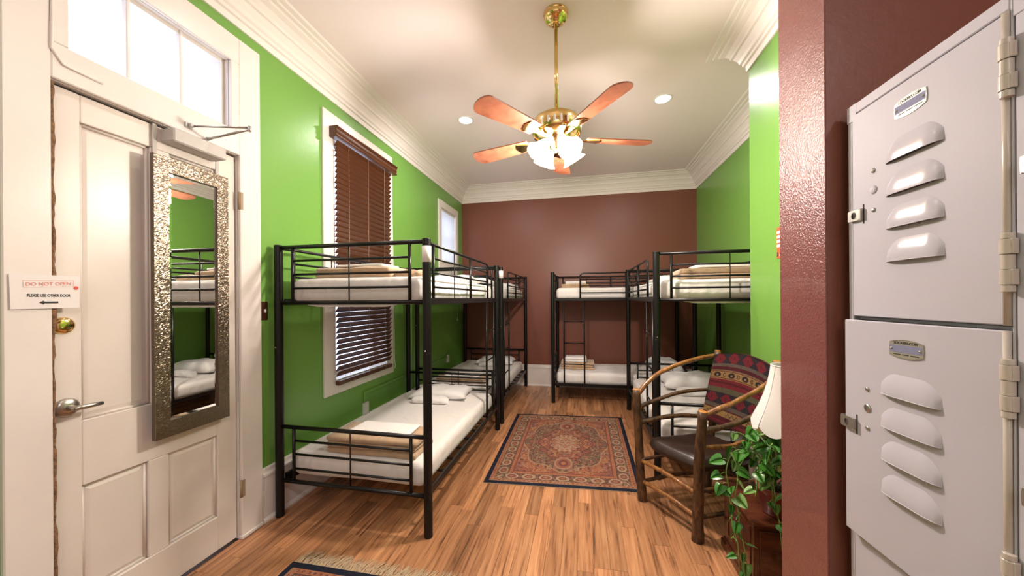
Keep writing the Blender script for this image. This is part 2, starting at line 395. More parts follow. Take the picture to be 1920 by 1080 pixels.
# ------------------------------------------------------------------ door, casing and transom
cas = MB()
def cb(y0, y1, z0, z1, x1=XL + 0.022, x0=XL - 0.0): cas.cbox((x0, y0, z0), (x1, y1, z1), 0.004)
cb(0.836, DY0, 0, 2.985); cb(DY1, 1.842, 0, 2.985)
cb(DY0, DY1, 2.29, TZ0); cb(DY0, TY0, TZ0, TZ1); cb(TY1, DY1, TZ0, TZ1); cb(DY0, DY1, TZ1, 2.985)
cas.tube([(XL + 0.024, 0.965, 2.98), (XL + 0.024, 0.955, 2.40), (XL + 0.024, 0.985, 2.355), (XL + 0.024, 1.1, 2.352)], 0.006, 8)
cas.build('trim_5', M['trim'], kind='structure')
jb = MB()
jx = XL - 0.2
jb.box((jx, DY0 - 0.001, 0), (XL + 0.001, DY0 + 0.0008, DZ)).box((jx, DY1 - 0.0008, 0), (XL + 0.001, DY1 + 0.001, DZ)).box((jx, DY0, DZ - 0.0015), (XL + 0.001, DY1, DZ + 0.001))
for (a_, b_, c_, d_) in ((TY0, TY1, TZ0, TZ1), W1, W2):
    jb.box((jx, a_ - .001, c_), (XL + .001, a_ + .002, d_)).box((jx, b_ - .002, c_), (XL + .001, b_ + .001, d_)).box((jx, a_, d_ - .002), (XL + .001, b_, d_ + .001)).box((jx, a_, c_ - .001), (XL + .001, b_, c_ + .002))
jb.build('trim_8', M['trim'], kind='structure')
pl_ = MB().cbox((XL, 1.70, 0), (XL + 0.03, 1.842, 0.02), 0.003).build('trim_6', M['trim'], kind='structure')

dr = MB().box((XL - 0.075, DY0 + 0.012, 0.008), (XL - 0.065, DY1 - 0.004, DZ - 0.008)).build('door_1', M['door'], kind='structure')
def dp(name, y0, y1, z0, z1, xf=XL - 0.012, c=0.003):
    return MB().cbox((XL - 0.060, y0, z0), (xf, y1, z1), c).build(name, M['door'], dr)
dy0, dy1 = DY0 + 0.014, DY1 - 0.005
dp('stile', dy0, 1.050, 0.01, DZ - 0.012); dp('stile', 1.592, dy1, 0.01, DZ - 0.012)
dp('rail', 1.0502, 1.5918, 0.01, 0.20); dp('rail', 1.0502, 1.5918, 0.66, 0.93); dp('rail', 1.0502, 1.5918, 2.165, DZ - 0.012)
dp('mullion', 1.272, 1.355, 0.2002, 0.6598); dp('mullion', 1.288, 1.368, 0.9302, 2.1648)
def dpanel(y0, y1, z0, z1, upper):
    m = MB(); xb = XL - 0.036; xi = XL - 0.024 if not upper else XL - 0.030
    e = 0.028
    m.add([(xb, y0, z0), (xb, y1, z0), (xb, y1, z1), (xb, y0, z1), (xi, y0+e, z0+e), (xi, y1-e, z0+e), (xi, y1-e, z1-e), (xi, y0+e, z1-e),
           (XL-0.06, y0, z0), (XL-0.06, y1, z0), (XL-0.06, y1, z1), (XL-0.06, y0, z1)],
          [(4,5,6,7), (0,1,5,4), (1,2,6,5), (2,3,7,6), (3,0,4,7), (8,11,10,9), (0,8,9,1), (1,9,10,2), (2,10,11,3), (3,11,8,0)])
    m.build('panel', M['door'], dr)
    mo = MB()                                    # quarter-round bead around the panel
    t = 0.011
    for (a, b) in (((y0, z0), (y1, z0)), ((y1, z0), (y1, z1)), ((y1, z1), (y0, z1)), ((y0, z1), (y0, z0))):
        sy = t*0.5; ya, yb_ = a[0], b[0]
        mo.tube([(xb + 0.006, min(max(a[0], y0+sy), y1-sy), min(max(a[1], z0+sy), z1-sy)), (xb + 0.006, min(max(b[0], y0+sy), y1-sy), min(max(b[1], z0+sy), z1-sy))], t*0.62, 8)
    mo.build('bead', M['door'], dr)
dpanel(1.0505, 1.2715, 0.2005, 0.6595, False); dpanel(1.3555, 1.5915, 0.2005, 0.6595, False)
dpanel(1.0505, 1.2875, 0.9305, 2.1645, True); dpanel(1.3685, 1.5915, 0.9305, 2.1645, True)
# ragged seal in the left gap
sg = MB(); P = []; R = []
for i in range(150):
    z = 0.01 + i * (DZ - 0.02) / 149
    k = nz((z * 9, 3.1, 0)) + 0.5 * nz((z * 31, 1.1, 4))
    P.append((XL + 0.010 + 0.004 * k, DY0 + 0.0070 + 0.003 * nz((z * 14, 7, 2)), z)); R.append(max(0.0026, (0.0060 if 1.2 < z or z < .85 else .0035) + 0.006 * k))
sg.tube(P, R, 8); sg.build('torn_seal', M['seal'], dr, label='ragged brown strip of seal in the door gap')
MB().box((XL - 0.064, DY0 + 0.001, 0.01), (XL - 0.03, DY0 + 0.012, DZ - 0.003)).box((XL-0.064, DY0+0.012, DZ-0.010), (XL-0.03, DY1, DZ-0.002)).build('shadow_gap', M['dark'], dr)
# hinges
for z in (2.02, 0.30):
    h = MB().box((XL + 0.0225, 1.706, z - 0.05), (XL + 0.0245, 1.722, z + 0.05)); h.tube([(XL + 0.016, 1.7045, z - 0.052), (XL + 0.016, 1.7045, z + 0.052)], 0.0065, 10)
    h.build('door_hinge', M['rust'], dr)
# deadbolt
k = MB().lathe((XL - 0.012, 0.998, 1.327), [(0.0, 0.014), (0.012, 0.0138), (0.022, 0.0125), (0.030, 0.0085), (0.0335, 0.003), (0.034, 0.0)], 32, 'X')
k.build('deadbolt', M['brass'], dr, label='round polished brass deadbolt')
k = MB().lathe((XL - 0.012, 1.005, 0.998), [(0.0, 0.018), (0.014, 0.018), (0.030, 0.014), (0.037, 0.006), (0.038, 0.0)], 32, 'X').build('handle_rose', M['nickel'], dr)
lv = MB(); lv.tube([(XL + 0.0, 1.005, 0.998), (XL + 0.050, 1.005, 0.998)], 0.0105, 16)
lv.tube([(XL + 0.046, 0.998, 0.998), (XL + 0.049, 1.02, 0.999), (XL + 0.047, 1.05, 0.998), (XL + 0.043, 1.082, 0.997)], [0.010, 0.0105, 0.0095, 0.0080], 14)
lv.build('door_handle', M['nickel'], k, label='satin nickel lever handle')
MB().cbox((XL - 0.03, DY0 + 0.002, 0.90), (XL + 0.002, DY0 + 0.013, 0.99), 0.002).build('strike_plate', M['nickel'], dr)
# transom: frame members with three bright panes
tw = MB().box((XL - 0.045, TY0, TZ0), (XL - 0.025, TY0 + 0.02, TZ1)).box((XL - 0.045, TY1 - 0.02, TZ0), (XL - 0.025, TY1, TZ1)).box((XL - 0.045, TY0 + 0.02, TZ1 - 0.02), (XL - 0.025, TY1 - 0.02, TZ1)).box((XL - 0.045, TY0 + 0.02, TZ0), (XL - 0.025, TY1 - 0.02, TZ0 + 0.02))
tw = tw.build('window_1', M['trim'], kind='structure')
for y in (1.213, 1.428): MB().cbox((XL - 0.050, y - 0.007, TZ0 + 0.0), (XL - 0.018, y + 0.007, TZ1), 0.003).build('muntin', M['trim'], tw)
for a, b in ((TY0 + 0.02, 1.205), (1.221, 1.42), (1.436, TY1 - 0.02)): MB().box((XL - 0.038, a, TZ0 + 0.02), (XL - 0.034, b, TZ1 - 0.02)).build('pane', M['glass'], tw)

# ------------------------------------------------------------------ windows
def window(idx, W, casing):
    y0, y1, z0, z1 = W; cy0, cy1, cz0, cz1 = casing
    c = MB(); f = XL + 0.020
    c.cbox((XL, cy0, cz0), (f, y0, cz1), 0.004).cbox((XL, y1, cz0), (f, cy1, cz1), 0.004).cbox((XL, y0, z1), (f, y1, cz1), 0.004).cbox((XL, y0, cz0), (f, y1, z0), 0.004)
    wn = c.build(f'window_{idx}', M['trim'], kind='structure')
    s = MB(); xs, xe = XL - 0.15, XL - 0.11; t = 0.045
    s.box((xs, y0, z0), (xe, y0+t, z1)).box((xs, y1-t, z0), (xe, y1, z1)).box((xs, y0+t, z0), (xe, y1-t, z0+t)).box((xs, y0+t, z1-t), (xe, y1-t, z1))
    zm = (z0 + z1) / 2; s.box((xs, y0+t, zm-0.02), (xe, y1-t, zm+0.02)); s.build('sash', M['trim'], wn)
    for a, b in ((z0+t, zm-0.02), (zm+0.02, z1-t)): MB().box((xs+0.018, y0+t, a), (xs+0.022, y1-t, b)).build('pane', M['glass'], wn)
    MB().box((XL-0.155, y0-0.001, z0-0.012), (XL+0.03, y1+0.001, z0+0.006)).build('sill', M['trim'], wn)
    return wn
window(2, W1, (2.39, 3.41, 0.645, 2.955)); window(3, W2, (4.645, 5.43, 1.80, 2.872))

# brown wooden blind
BX = -1.974
bl = thing('wooden_blind', 'dark brown wooden slatted blind on the tall window behind the nearest left bunk', 'blind', (BX, 2.90, 0.72))
vp = [(0, 0), (0.070, 0), (0.074, 0.008), (0.066, 0.022), (0.072, 0.040), (0.068, 0.062), (0.080, 0.080), (0.080, 0.088), (0, 0.088)]
v_ = MB(); n = len(vp); X0 = XL + 0.021
v_.add([(X0 + p, 2.455, 2.745 + q) for p, q in vp] + [(X0 + p, 3.375, 2.745 + q) for p, q in vp], [(i, (i+1) % n, n+(i+1) % n, n+i) for i in range(n)] + [tuple(range(n))[::-1], tuple(range(n, 2*n))])
v_.build('valance', M['blind'], bl)
TILT = math.radians(57)
sl = MB(); hw = 0.0255; cs, sn = math.cos(TILT), math.sin(TILT); yl = 0.405
pts = []
for (u, t) in ((-hw, 0.0016), (0, 0.0032), (hw, 0.0016), (hw, -0.0012), (0, 0.0004), (-hw, -0.0012)):
    pts.append((u * cs - t * sn, u * sn + t * cs))    # room side (+x) edge is high
V = [(p, -yl, q) for p, q in pts] + [(p, yl, q) for p, q in pts]
sl.add(V, [(i, (i+1) % 6, 6+(i+1) % 6, 6+i) for i in range(6)] + [tuple(range(6))[::-1], tuple(range(6, 12))])
slm = bpy.data.meshes.new('slat'); slm.from_pydata(sl.v, [], sl.f); slm.materials.append(M['blind'])
z = 2.715; 
while z > 0.775:
    o = ref('slat', slm, bl, (BX, 2.905 + random.uniform(-0.003, 0.003), z)); o.rotation_euler = (0, random.uniform(-0.03, 0.03), 0); z -= 0.0442
MB().cbox((BX - 0.019, 2.50, 0.722), (BX + 0.022, 3.31, 0.757), 0.004).build('bottom_rail', M['blind'], bl)
for y in (2.63, 2.905, 3.17):
    c = MB()
    for dx in ((-0.02, 0.024) if y != 2.905 else (0.024,)): c.tube([(BX + dx, y, 0.745), (BX + dx, y, 2.75)], 0.0012, 5)
    zz = 0.80
    if y != 2.905:
        while zz < 2.73: c.tube([(BX + 0.0245, y - 0.004, zz), (BX + 0.0245, y + 0.004, zz + 0.008)], 0.0016, 5); zz += 0.0442
    c.build('ladder_cord', M['cord'], bl)
MB().tube([(BX + 0.028, 3.30, 2.74), (BX + 0.03, 3.315, 1.9), (BX + 0.03, 3.33, 0.80), (BX + 0.03, 3.345, 0.72), (BX+0.03, 3.33, 0.70)], 0.003, 6).build('pull_cord', M['white'], bl)
# white mini blind
mbx = XL - 0.02
wb = thing('mini_blind', 'white venetian mini blind on the small bright window in the far left corner', 'blind', (mbx, 5.045, 1.99))
MB().cbox((mbx - 0.015, 4.745, 2.735), (mbx + 0.015, 5.345, 2.765), 0.003).build('headrail', M['white'], wb)
s = MB(); z = 2.72; a = math.radians(30)
while z > 2.02:
    u = 0.0125; dx, dz = u * math.cos(a), u * math.sin(a)
    s.add([(mbx - dx, 4.75, z - dz), (mbx + dx, 4.75, z + dz), (mbx + dx, 5.34, z + dz), (mbx - dx, 5.34, z - dz),
           (mbx - dx + .0006, 4.75, z - dz - .0006), (mbx + dx + .0006, 4.75, z + dz - .0006), (mbx + dx + .0006, 5.34, z + dz - .0006), (mbx - dx + .0006, 5.34, z - dz - .0006)],
          [(0, 1, 2, 3), (7, 6, 5, 4), (0, 4, 5, 1), (1, 5, 6, 2), (2, 6, 7, 3), (3, 7, 4, 0)]); z -= 0.0205
s.build('slats', M['miniblind'], wb, kind='stuff')
MB().cbox((mbx - 0.012, 4.75, 1.99), (mbx + 0.012, 5.34, 2.005), 0.003).build('bottom_rail', M['white'], wb)
c = MB(); c.tube([(XL + 0.03, 5.30, 2.70), (XL + 0.04, 5.31, 1.6), (XL + 0.04, 5.31, 1.12)], 0.0018, 5); c.lathe((XL + 0.04, 5.31, 1.08), [(0.003, 0.05), (0.007, 0.03), (0.009, 0.0)], 10); c.build('pull_cord', M['white'], wb)

# ------------------------------------------------------------------ wall fittings on the left
sw = thing('light_switch', 'dark bronze light switch plate with white toggle beside the door casing', 'switch', (XL, 1.871, 1.29))
MB().cbox((XL, 1.846, 1.295), (XL + 0.006, 1.902, 1.415), 0.003).build('plate', M['bronze'], sw)
MB().cbox((XL + 0.006, 1.869, 1.345), (XL + 0.018, 1.879, 1.366), 0.002).build('toggle', M['white'], sw)
def outlet(y, z, lab):
    o = thing('wall_outlet', lab, 'outlet', (XL, y, z))
    MB().cbox((XL, y - 0.038, z), (XL + 0.022, y + 0.038, z + 0.11), 0.003).build('plate', M['white'], o)
    for q in (0.032, 0.078): MB().cbox((XL + 0.022, y - 0.013, z + q - 0.012), (XL + 0.024, y + 0.013, z + q + 0.012), 0.001).build('socket', M['paper'], o)
outlet(2.925, 0.348, 'white outlet box low on the green wall beside the lower left mattress')
outlet(4.96, 0.47, 'small outlet box on the green wall behind the far left bunk')
rc = MB().cbox((XL, 2.905, 0.459), (XL + 0.016, 2.935, 0.565), 0.003).cbox((XL, 2.936, 0.535), (XL + 0.016, 4.99, 0.565), 0.003)
rc.build('trim_7', M['green'], kind='structure')

# ------------------------------------------------------------------ mirror on the door
MX0, MX1 = -2.008, -1.986          # back and front of the frame
my0, my1, mz0, mz1 = 1.262, 1.622, 0.762, 2.125
iy0, iy1, iz0, iz1 = 1.326, 1.560, 0.842, 2.050
mr = thing('door_mirror', 'tall mirror with pewter mosaic frame hanging over the white door', 'mirror', (MX0, my1, mz0))
mr.rotation_euler = (0, 0, math.radians(1.8))
f = MB()
f.cbox((MX0, my0, mz0), (MX1, iy0, mz1), 0.002).cbox((MX0, iy1, mz0), (MX1, my1, mz1), 0.002).cbox((MX0, iy0, mz0), (MX1, iy1, iz0), 0.002).cbox((MX0, iy0, iz1), (MX1, iy1, mz1), 0.002)
f.build('frame', M['mframe'], mr)
gl = MB(); xb, xf_ = MX0 + 0.010, MX0 + 0.014; e = 0.014
gl.add([(xb + .0032, iy0, iz0), (xb + .0032, iy1, iz0), (xb + .0032, iy1, iz1), (xb + .0032, iy0, iz1), (xf_, iy0+e, iz0+e), (xf_, iy1-e, iz0+e), (xf_, iy1-e, iz1-e), (xf_, iy0+e, iz1-e)],
       [(4,5,6,7), (0,1,5,4), (1,2,6,5), (2,3,7,6), (3,0,4,7)])
gl.build('glass', M['mirror'], mr)
ts = MB(); rnd = random.Random(3)
def tile(y0, y1, z0, z1):
    x = MX1; t = 0.0022; d = [x + t + rnd.uniform(-1, 1) * 0.0007 for _ in range(4)]; g = 0.0004
    y0 += g; y1 -= g; z0 += g; z1 -= g
    ts.add([(x, y0, z0), (x, y1, z0), (x, y1, z1), (x, y0, z1), (d[0], y0, z0), (d[1], y1, z0), (d[2], y1, z1), (d[3], y0, z1)],
           [(4, 5, 6, 7), (0, 1, 5, 4), (1, 2, 6, 5), (2, 3, 7, 6), (3, 0, 4, 7)])
z = mz0; row = 0
while z < mz1 - 0.004:
    h = 0.0052
    spans = [(my0, my1)] if (z < iz0 - h or z >= iz1) else [(my0, iy0), (iy1, my1)]
    for (a, b) in spans:
        y = a
        first = True
        while y < b - 1e-4:
            wd = 0.0086 if not (first and row % 2) else 0.0043
            ye = min(y + wd, b); tile(y, ye, z, min(z + h, mz1)); y = ye; first = False
    z += h; row += 1
ts.build('mosaic_tiles', M['mosaic'], mr, kind='stuff')
for y in (1.298, 1.600): MB().box((XL - 0.0115, y - 0.008, 2.05), (XL - 0.010, y + 0.008, DZ - 0.010)).box((XL - 0.010, y - 0.008, 2.05), (MX0, y + 0.008, 2.06)).build('strap', M['closer'], mr)

# ------------------------------------------------------------------ door closer
dc = thing('door_closer', 'grey door closer box with steel arm at the top of the white door', 'door closer', (XL, 1.45, 2.2))
MB().cbox((XL - 0.011, 1.328, 2.205), (-1.945, 1.585, 2.272), 0.006).build('cover', M['closer'], dc)
a = MB(); a.tube([(-1.985, 1.510, 2.27), (-1.985, 1.510, 2.30)], 0.011, 12)
a.tube([(-1.985, 1.510, 2.298), (-1.985 + 0.03, 1.514, 2.302), (-1.722, 1.524, 2.328)], [0.010, 0.0065, 0.006], 10); a.tube([(-1.722, 1.524, 2.315), (-1.722, 1.524, 2.345)], 0.008, 10); a.build('main_arm', M['steel'], dc)
a = MB(); a.tube([(-1.722, 1.524, 2.338), (-1.985, 1.437, 2.332)], 0.005, 10); a.cbox((XL + 0.022, 1.412, 2.318), (XL + 0.032, 1.445, 2.346), 0.002)
a.cbox((XL + 0.032, 1.422, 2.322), (XL + 0.05, 1.438, 2.341), 0.002); a.build('forearm', M['steel'], dc)

# ------------------------------------------------------------------ lettering
def text_mesh(body, size, m, parent, fn, name='lettering', shear=0.0, bold=0.0, sx=1.0, align='CENTER', depth=0.0006, space=1.0):
    cu = bpy.data.curves.new(name, 'FONT'); cu.body = body; cu.size = size; cu.align_x = align; cu.extrude = depth * 0.5; cu.offset = bold; cu.shear = shear; cu.resolution_u = 3; cu.space_character = space
    to = bpy.data.objects.new('tmp', cu); COL.objects.link(to)
    dg = bpy.context.evaluated_depsgraph_get(); me = bpy.data.meshes.new_from_object(to.evaluated_get(dg)); bpy.data.objects.remove(to)
    base = Vector(parent.get('_o', (0, 0, 0)))
    for v in me.vertices: v.co = Vector(fn(v.co.x * sx, v.co.y, v.co.z)) - base
    me.materials.clear(); me.materials.append(m)
    o = bpy.data.objects.new(name, me); COL.objects.link(o); o.parent = parent; o['_o'] = tuple(base); return o
SX = XL + 0.026
sg_ = MB()
sg_.add([(SX, 0.852, 1.396), (SX + .001, 1.024, 1.398), (SX + .001, 1.026, 1.524), (SX, 0.849, 1.524), (SX + .0012, 0.852, 1.396), (SX + .0022, 1.024, 1.398), (SX + .0022, 1.026, 1.524), (SX + .0012, 0.849, 1.524)],
        [(3, 2, 1, 0), (4, 5, 6, 7), (0, 1, 5, 4), (1, 2, 6, 5), (2, 3, 7, 6), (3, 0, 4, 7)])
sign = sg_.build('paper_sign', M['paper'], loc=(SX, 0.95, 1.40), label='white paper sign with red and black lettering and an arrow taped across the door edge', category='sign')
def sfn(cy, cz, rot=0.0):
    c_, s_ = math.cos(rot), math.sin(rot)
    return lambda u, v, w_: (SX + 0.0026 + w_, cy + u * c_ - v * s_, cz + u * s_ + v * c_)
text_mesh('DO NOT OPEN', 0.0185, M['pinkink'], sign, sfn(0.944, 1.485, 0.05), bold=0.0002, sx=0.90)
text_mesh('PLEASE USE OTHER DOOR', 0.0165, M['blackink'], sign, sfn(0.944, 1.441), bold=0.0001, sx=0.56)
bx = MB(); f_ = sfn(0.944, 1.4915, 0.05)
for (u0, v0, u1, v1) in ((-0.064, -0.013, 0.064, -0.0118), (-0.064, 0.0118, 0.064, 0.013), (-0.064, -0.013, -0.0628, 0.013), (0.0628, -0.013, 0.064, 0.013)):
    q = [f_(u0, v0, 0), f_(u1, v0, 0), f_(u1, v1, 0), f_(u0, v1, 0)]; bx.add(q, [(0, 1, 2, 3)])
bx.build('stamp_border', M['pinkink'], sign)
MB().prism([(0.007 * math.cos(t * PI / 10), 0.007 * math.sin(t * PI / 10)) for t in range(20)], 0, 0.0006, sfn(1.0145, 1.477)).build('red_dot', M['redink'], sign)
MB().prism([(-0.026, 0), (-0.014, 0.007), (-0.014, 0.0032), (0.022, 0.0032), (0.022, -0.0032), (-0.014, -0.0032), (-0.014, -0.007)], 0, 0.0006, sfn(0.944, 1.420)).build('arrow', M['blackink'], sign)
# orange card on the chimney wall
oc = MB().box((XR1 - 0.003, 2.33, 1.662), (XR1, 2.447, 1.852)).build('orange_sign', M['orange'], loc=(XR1, 2.39, 1.662), label='orange card sign with white lines of text on the bright green wall by the pillar', category='sign')
of = lambda cy, cz: (lambda u, v, w_: (XR1 - 0.0036 - w_, cy - u, cz + v))
for i in range(4):
    z_ = 1.830 - i * 0.0275; MB().box((XR1 - 0.004, 2.34, z_ - 0.018), (XR1 - 0.003, 2.441, z_ - 0.001)).build('print_line', M['paper'], oc)
MB().box((XR1 - 0.004, 2.425, 1.672), (XR1 - 0.003, 2.440, 1.70)).build('logo', M['blackink'], oc)
MB().box((XR1 - 0.004, 2.345, 1.675), (XR1 - 0.003, 2.412, 1.685)).build('print_line', M['paper'], oc)

# ------------------------------------------------------------------ ceiling fan and downlights
fan = thing('ceiling_fan', 'brass ceiling fan with lit glass shades hanging on a long rod', 'ceiling fan', (FANX, FANY, 2.2))
MB().lathe((FANX, FANY, HC), [(0.0, -0.075), (0.026, -0.075), (0.038, -0.068), (0.044, -0.056), (0.062, -0.050), (0.074, -0.038), (0.079, -0.024), (0.076, -0.012), (0.081, -0.008), (0.081, 0)][::-1], 36).build('canopy', M['brass'], fan)
MB().tube([(FANX, FANY, HC - 0.070), (FANX, FANY, 2.62)], 0.0125, 16).build('down_rod', M['brass'], fan)
MB().lathe((FANX, FANY, 2.40), [(0.03, 0.24), (0.06, 0.237), (0.11, 0.222), (0.150, 0.195), (0.160, 0.165), (0.160, 0.11), (0.150, 0.09), (0.115, 0.075), (0.095, 0.06), (0.09, 0.04), (0.05, 0.03), (0.045, 0.0), (0.02, -0.015), (0, -0.018)], 40).build('motor_housing', M['brass'], fan)
vents = MB()
for k in range(24):
    an = 2 * PI * k / 24; c_, s_ = math.cos(an), math.sin(an)
    vents.cbox((0.154, -0.007, 2.515), (0.162, 0.007, 2.56)); st = len(vents.v) - 24
    vents.xf(lambda p: (FANX + p[0]*c_ - p[1]*s_, FANY + p[0]*s_ + p[1]*c_, p[2]), st)
vents.build('vent_ring', M['white'], fan, kind='stuff')
for k in range(5):
    an = math.radians(18 + 72 * k); c_, s_ = math.cos(an), math.sin(an)
    R_ = lambda p: (FANX + p[0]*c_ - p[1]*s_, FANY + p[0]*s_ + p[1]*c_, 2.475 + p[2] + p[1] * 0.21)
    ol = []
    for t in np.linspace(0, 1, 9): ol.append((0.20 + t * 0.40, -(0.052 + 0.018 * t)))
    for t in np.linspace(-PI/2, PI/2, 9): ol.append((0.60 + 0.055 * math.cos(t), 0.07 * math.sin(t)))
    for t in np.linspace(1, 0, 9): ol.append((0.20 + t * 0.40, (0.052 + 0.018 * t)))
    b_ = MB().prism(ol, -0.004, 0.004); b_.xf(R_); bo = b_.build('blade', M['fanwood'], fan)
    ir = MB().cbox((0.10, -0.014, -0.014), (0.20, 0.014, -0.006)).prism([(0.19, -0.02), (0.28, -0.045), (0.30, 0), (0.28, 0.045), (0.19, 0.02)], -0.010, -0.005); ir.xf(R_); ir.build('blade_iron', M['brass'], bo)
for k in range(4):
    an = math.radians(40 + 90 * k); c_, s_ = math.cos(an), math.sin(an); tl = math.radians(38)
    def R_(p, c_=c_, s_=s_):
        x = p[0] * math.cos(tl) + (-p[2]) * math.sin(tl); z_ = p[0] * math.sin(tl) * 1.0 + p[2] * math.cos(tl); y_ = p[1]
        x = x * 1.12 + 0.080; z_ = z_ * 1.08 + 2.438; y_ *= 1.12
        return (FANX + x * c_ - y_ * s_, FANY + x * s_ + y_ * c_, z_)
    sh = MB(); pr = [(0.022, 0.0), (0.029, -0.014), (0.040, -0.04), (0.047, -0.065), (0.058, -0.085), (0.070, -0.098), (0.068, -0.099), (0.047, -0.084), (0.036, -0.06), (0.030, -0.04), (0.018, -0.01)]
    nn = 24; V = []
    for r_, h_ in pr:
        for q in range(nn):
            t = 2 * PI * q / nn; rr = r_ * (1 + (0.04 * math.cos(t * 8) if h_ < -0.07 else 0)); V.append((rr * math.cos(t), rr * math.sin(t), h_))
    sh.add(V, [(i*nn+q, i*nn+(q+1) % nn, (i+1)*nn+(q+1) % nn, (i+1)*nn+q) for i in range(len(pr)-1) for q in range(nn)], True)
    sh.xf(R_); so = sh.build('lamp_shade', M['fanshade'], fan)
    bu = MB().lathe((0, 0, 0), [(0.0, -0.080), (0.014, -0.076), (0.021, -0.06), (0.018, -0.04), (0.010, -0.02), (0.010, 0)][::-1], 16); bu.xf(R_); bu.build('bulb', M['bulb'], so)
    ar = MB().lathe((0, 0, 0), [(0.022, 0.0), (0.022, 0.022), (0.012, 0.03), (0.0, 0.03)], 16); ar.xf(R_); ar.build('shade_fitter', M['brass'], fan)
for i, (x, y) in enumerate(DOWNLIGHTS_AND_FILLS[:4]):  # the last two fixtures go with added lights outside the view
    lab = ['round recessed ceiling downlight left of the ceiling fan', 'round recessed ceiling downlight right of the ceiling fan', 'added recessed downlight on the left, outside the view', 'added recessed downlight on the right, outside the view'][i]
    d = thing('recessed_light', lab, 'ceiling light', (x, y, HC - 0.01), 'recessed ceiling downlights')
    rg = MB(); nn = 32; V = []
    for r_, h_ in ((0.085, 0.0), (0.082, -0.006), (0.068, -0.007), (0.066, -0.001)):
        for q in range(nn): t = 2*PI*q/nn; V.append((x + r_*math.cos(t), y + r_*math.sin(t), HC + h_))
    rg.add(V, [(k_*nn+q, k_*nn+(q+1) % nn, (k_+1)*nn+(q+1) % nn, (k_+1)*nn+q) for k_ in range(3) for q in range(nn)], True)
    rg.build('trim_ring', M['white'], d)
    MB().lathe((x, y, HC), [(0.066, -0.001), (0.066, -0.0045), (0.0, -0.0045)], 32).build('lens', M['led'], d)


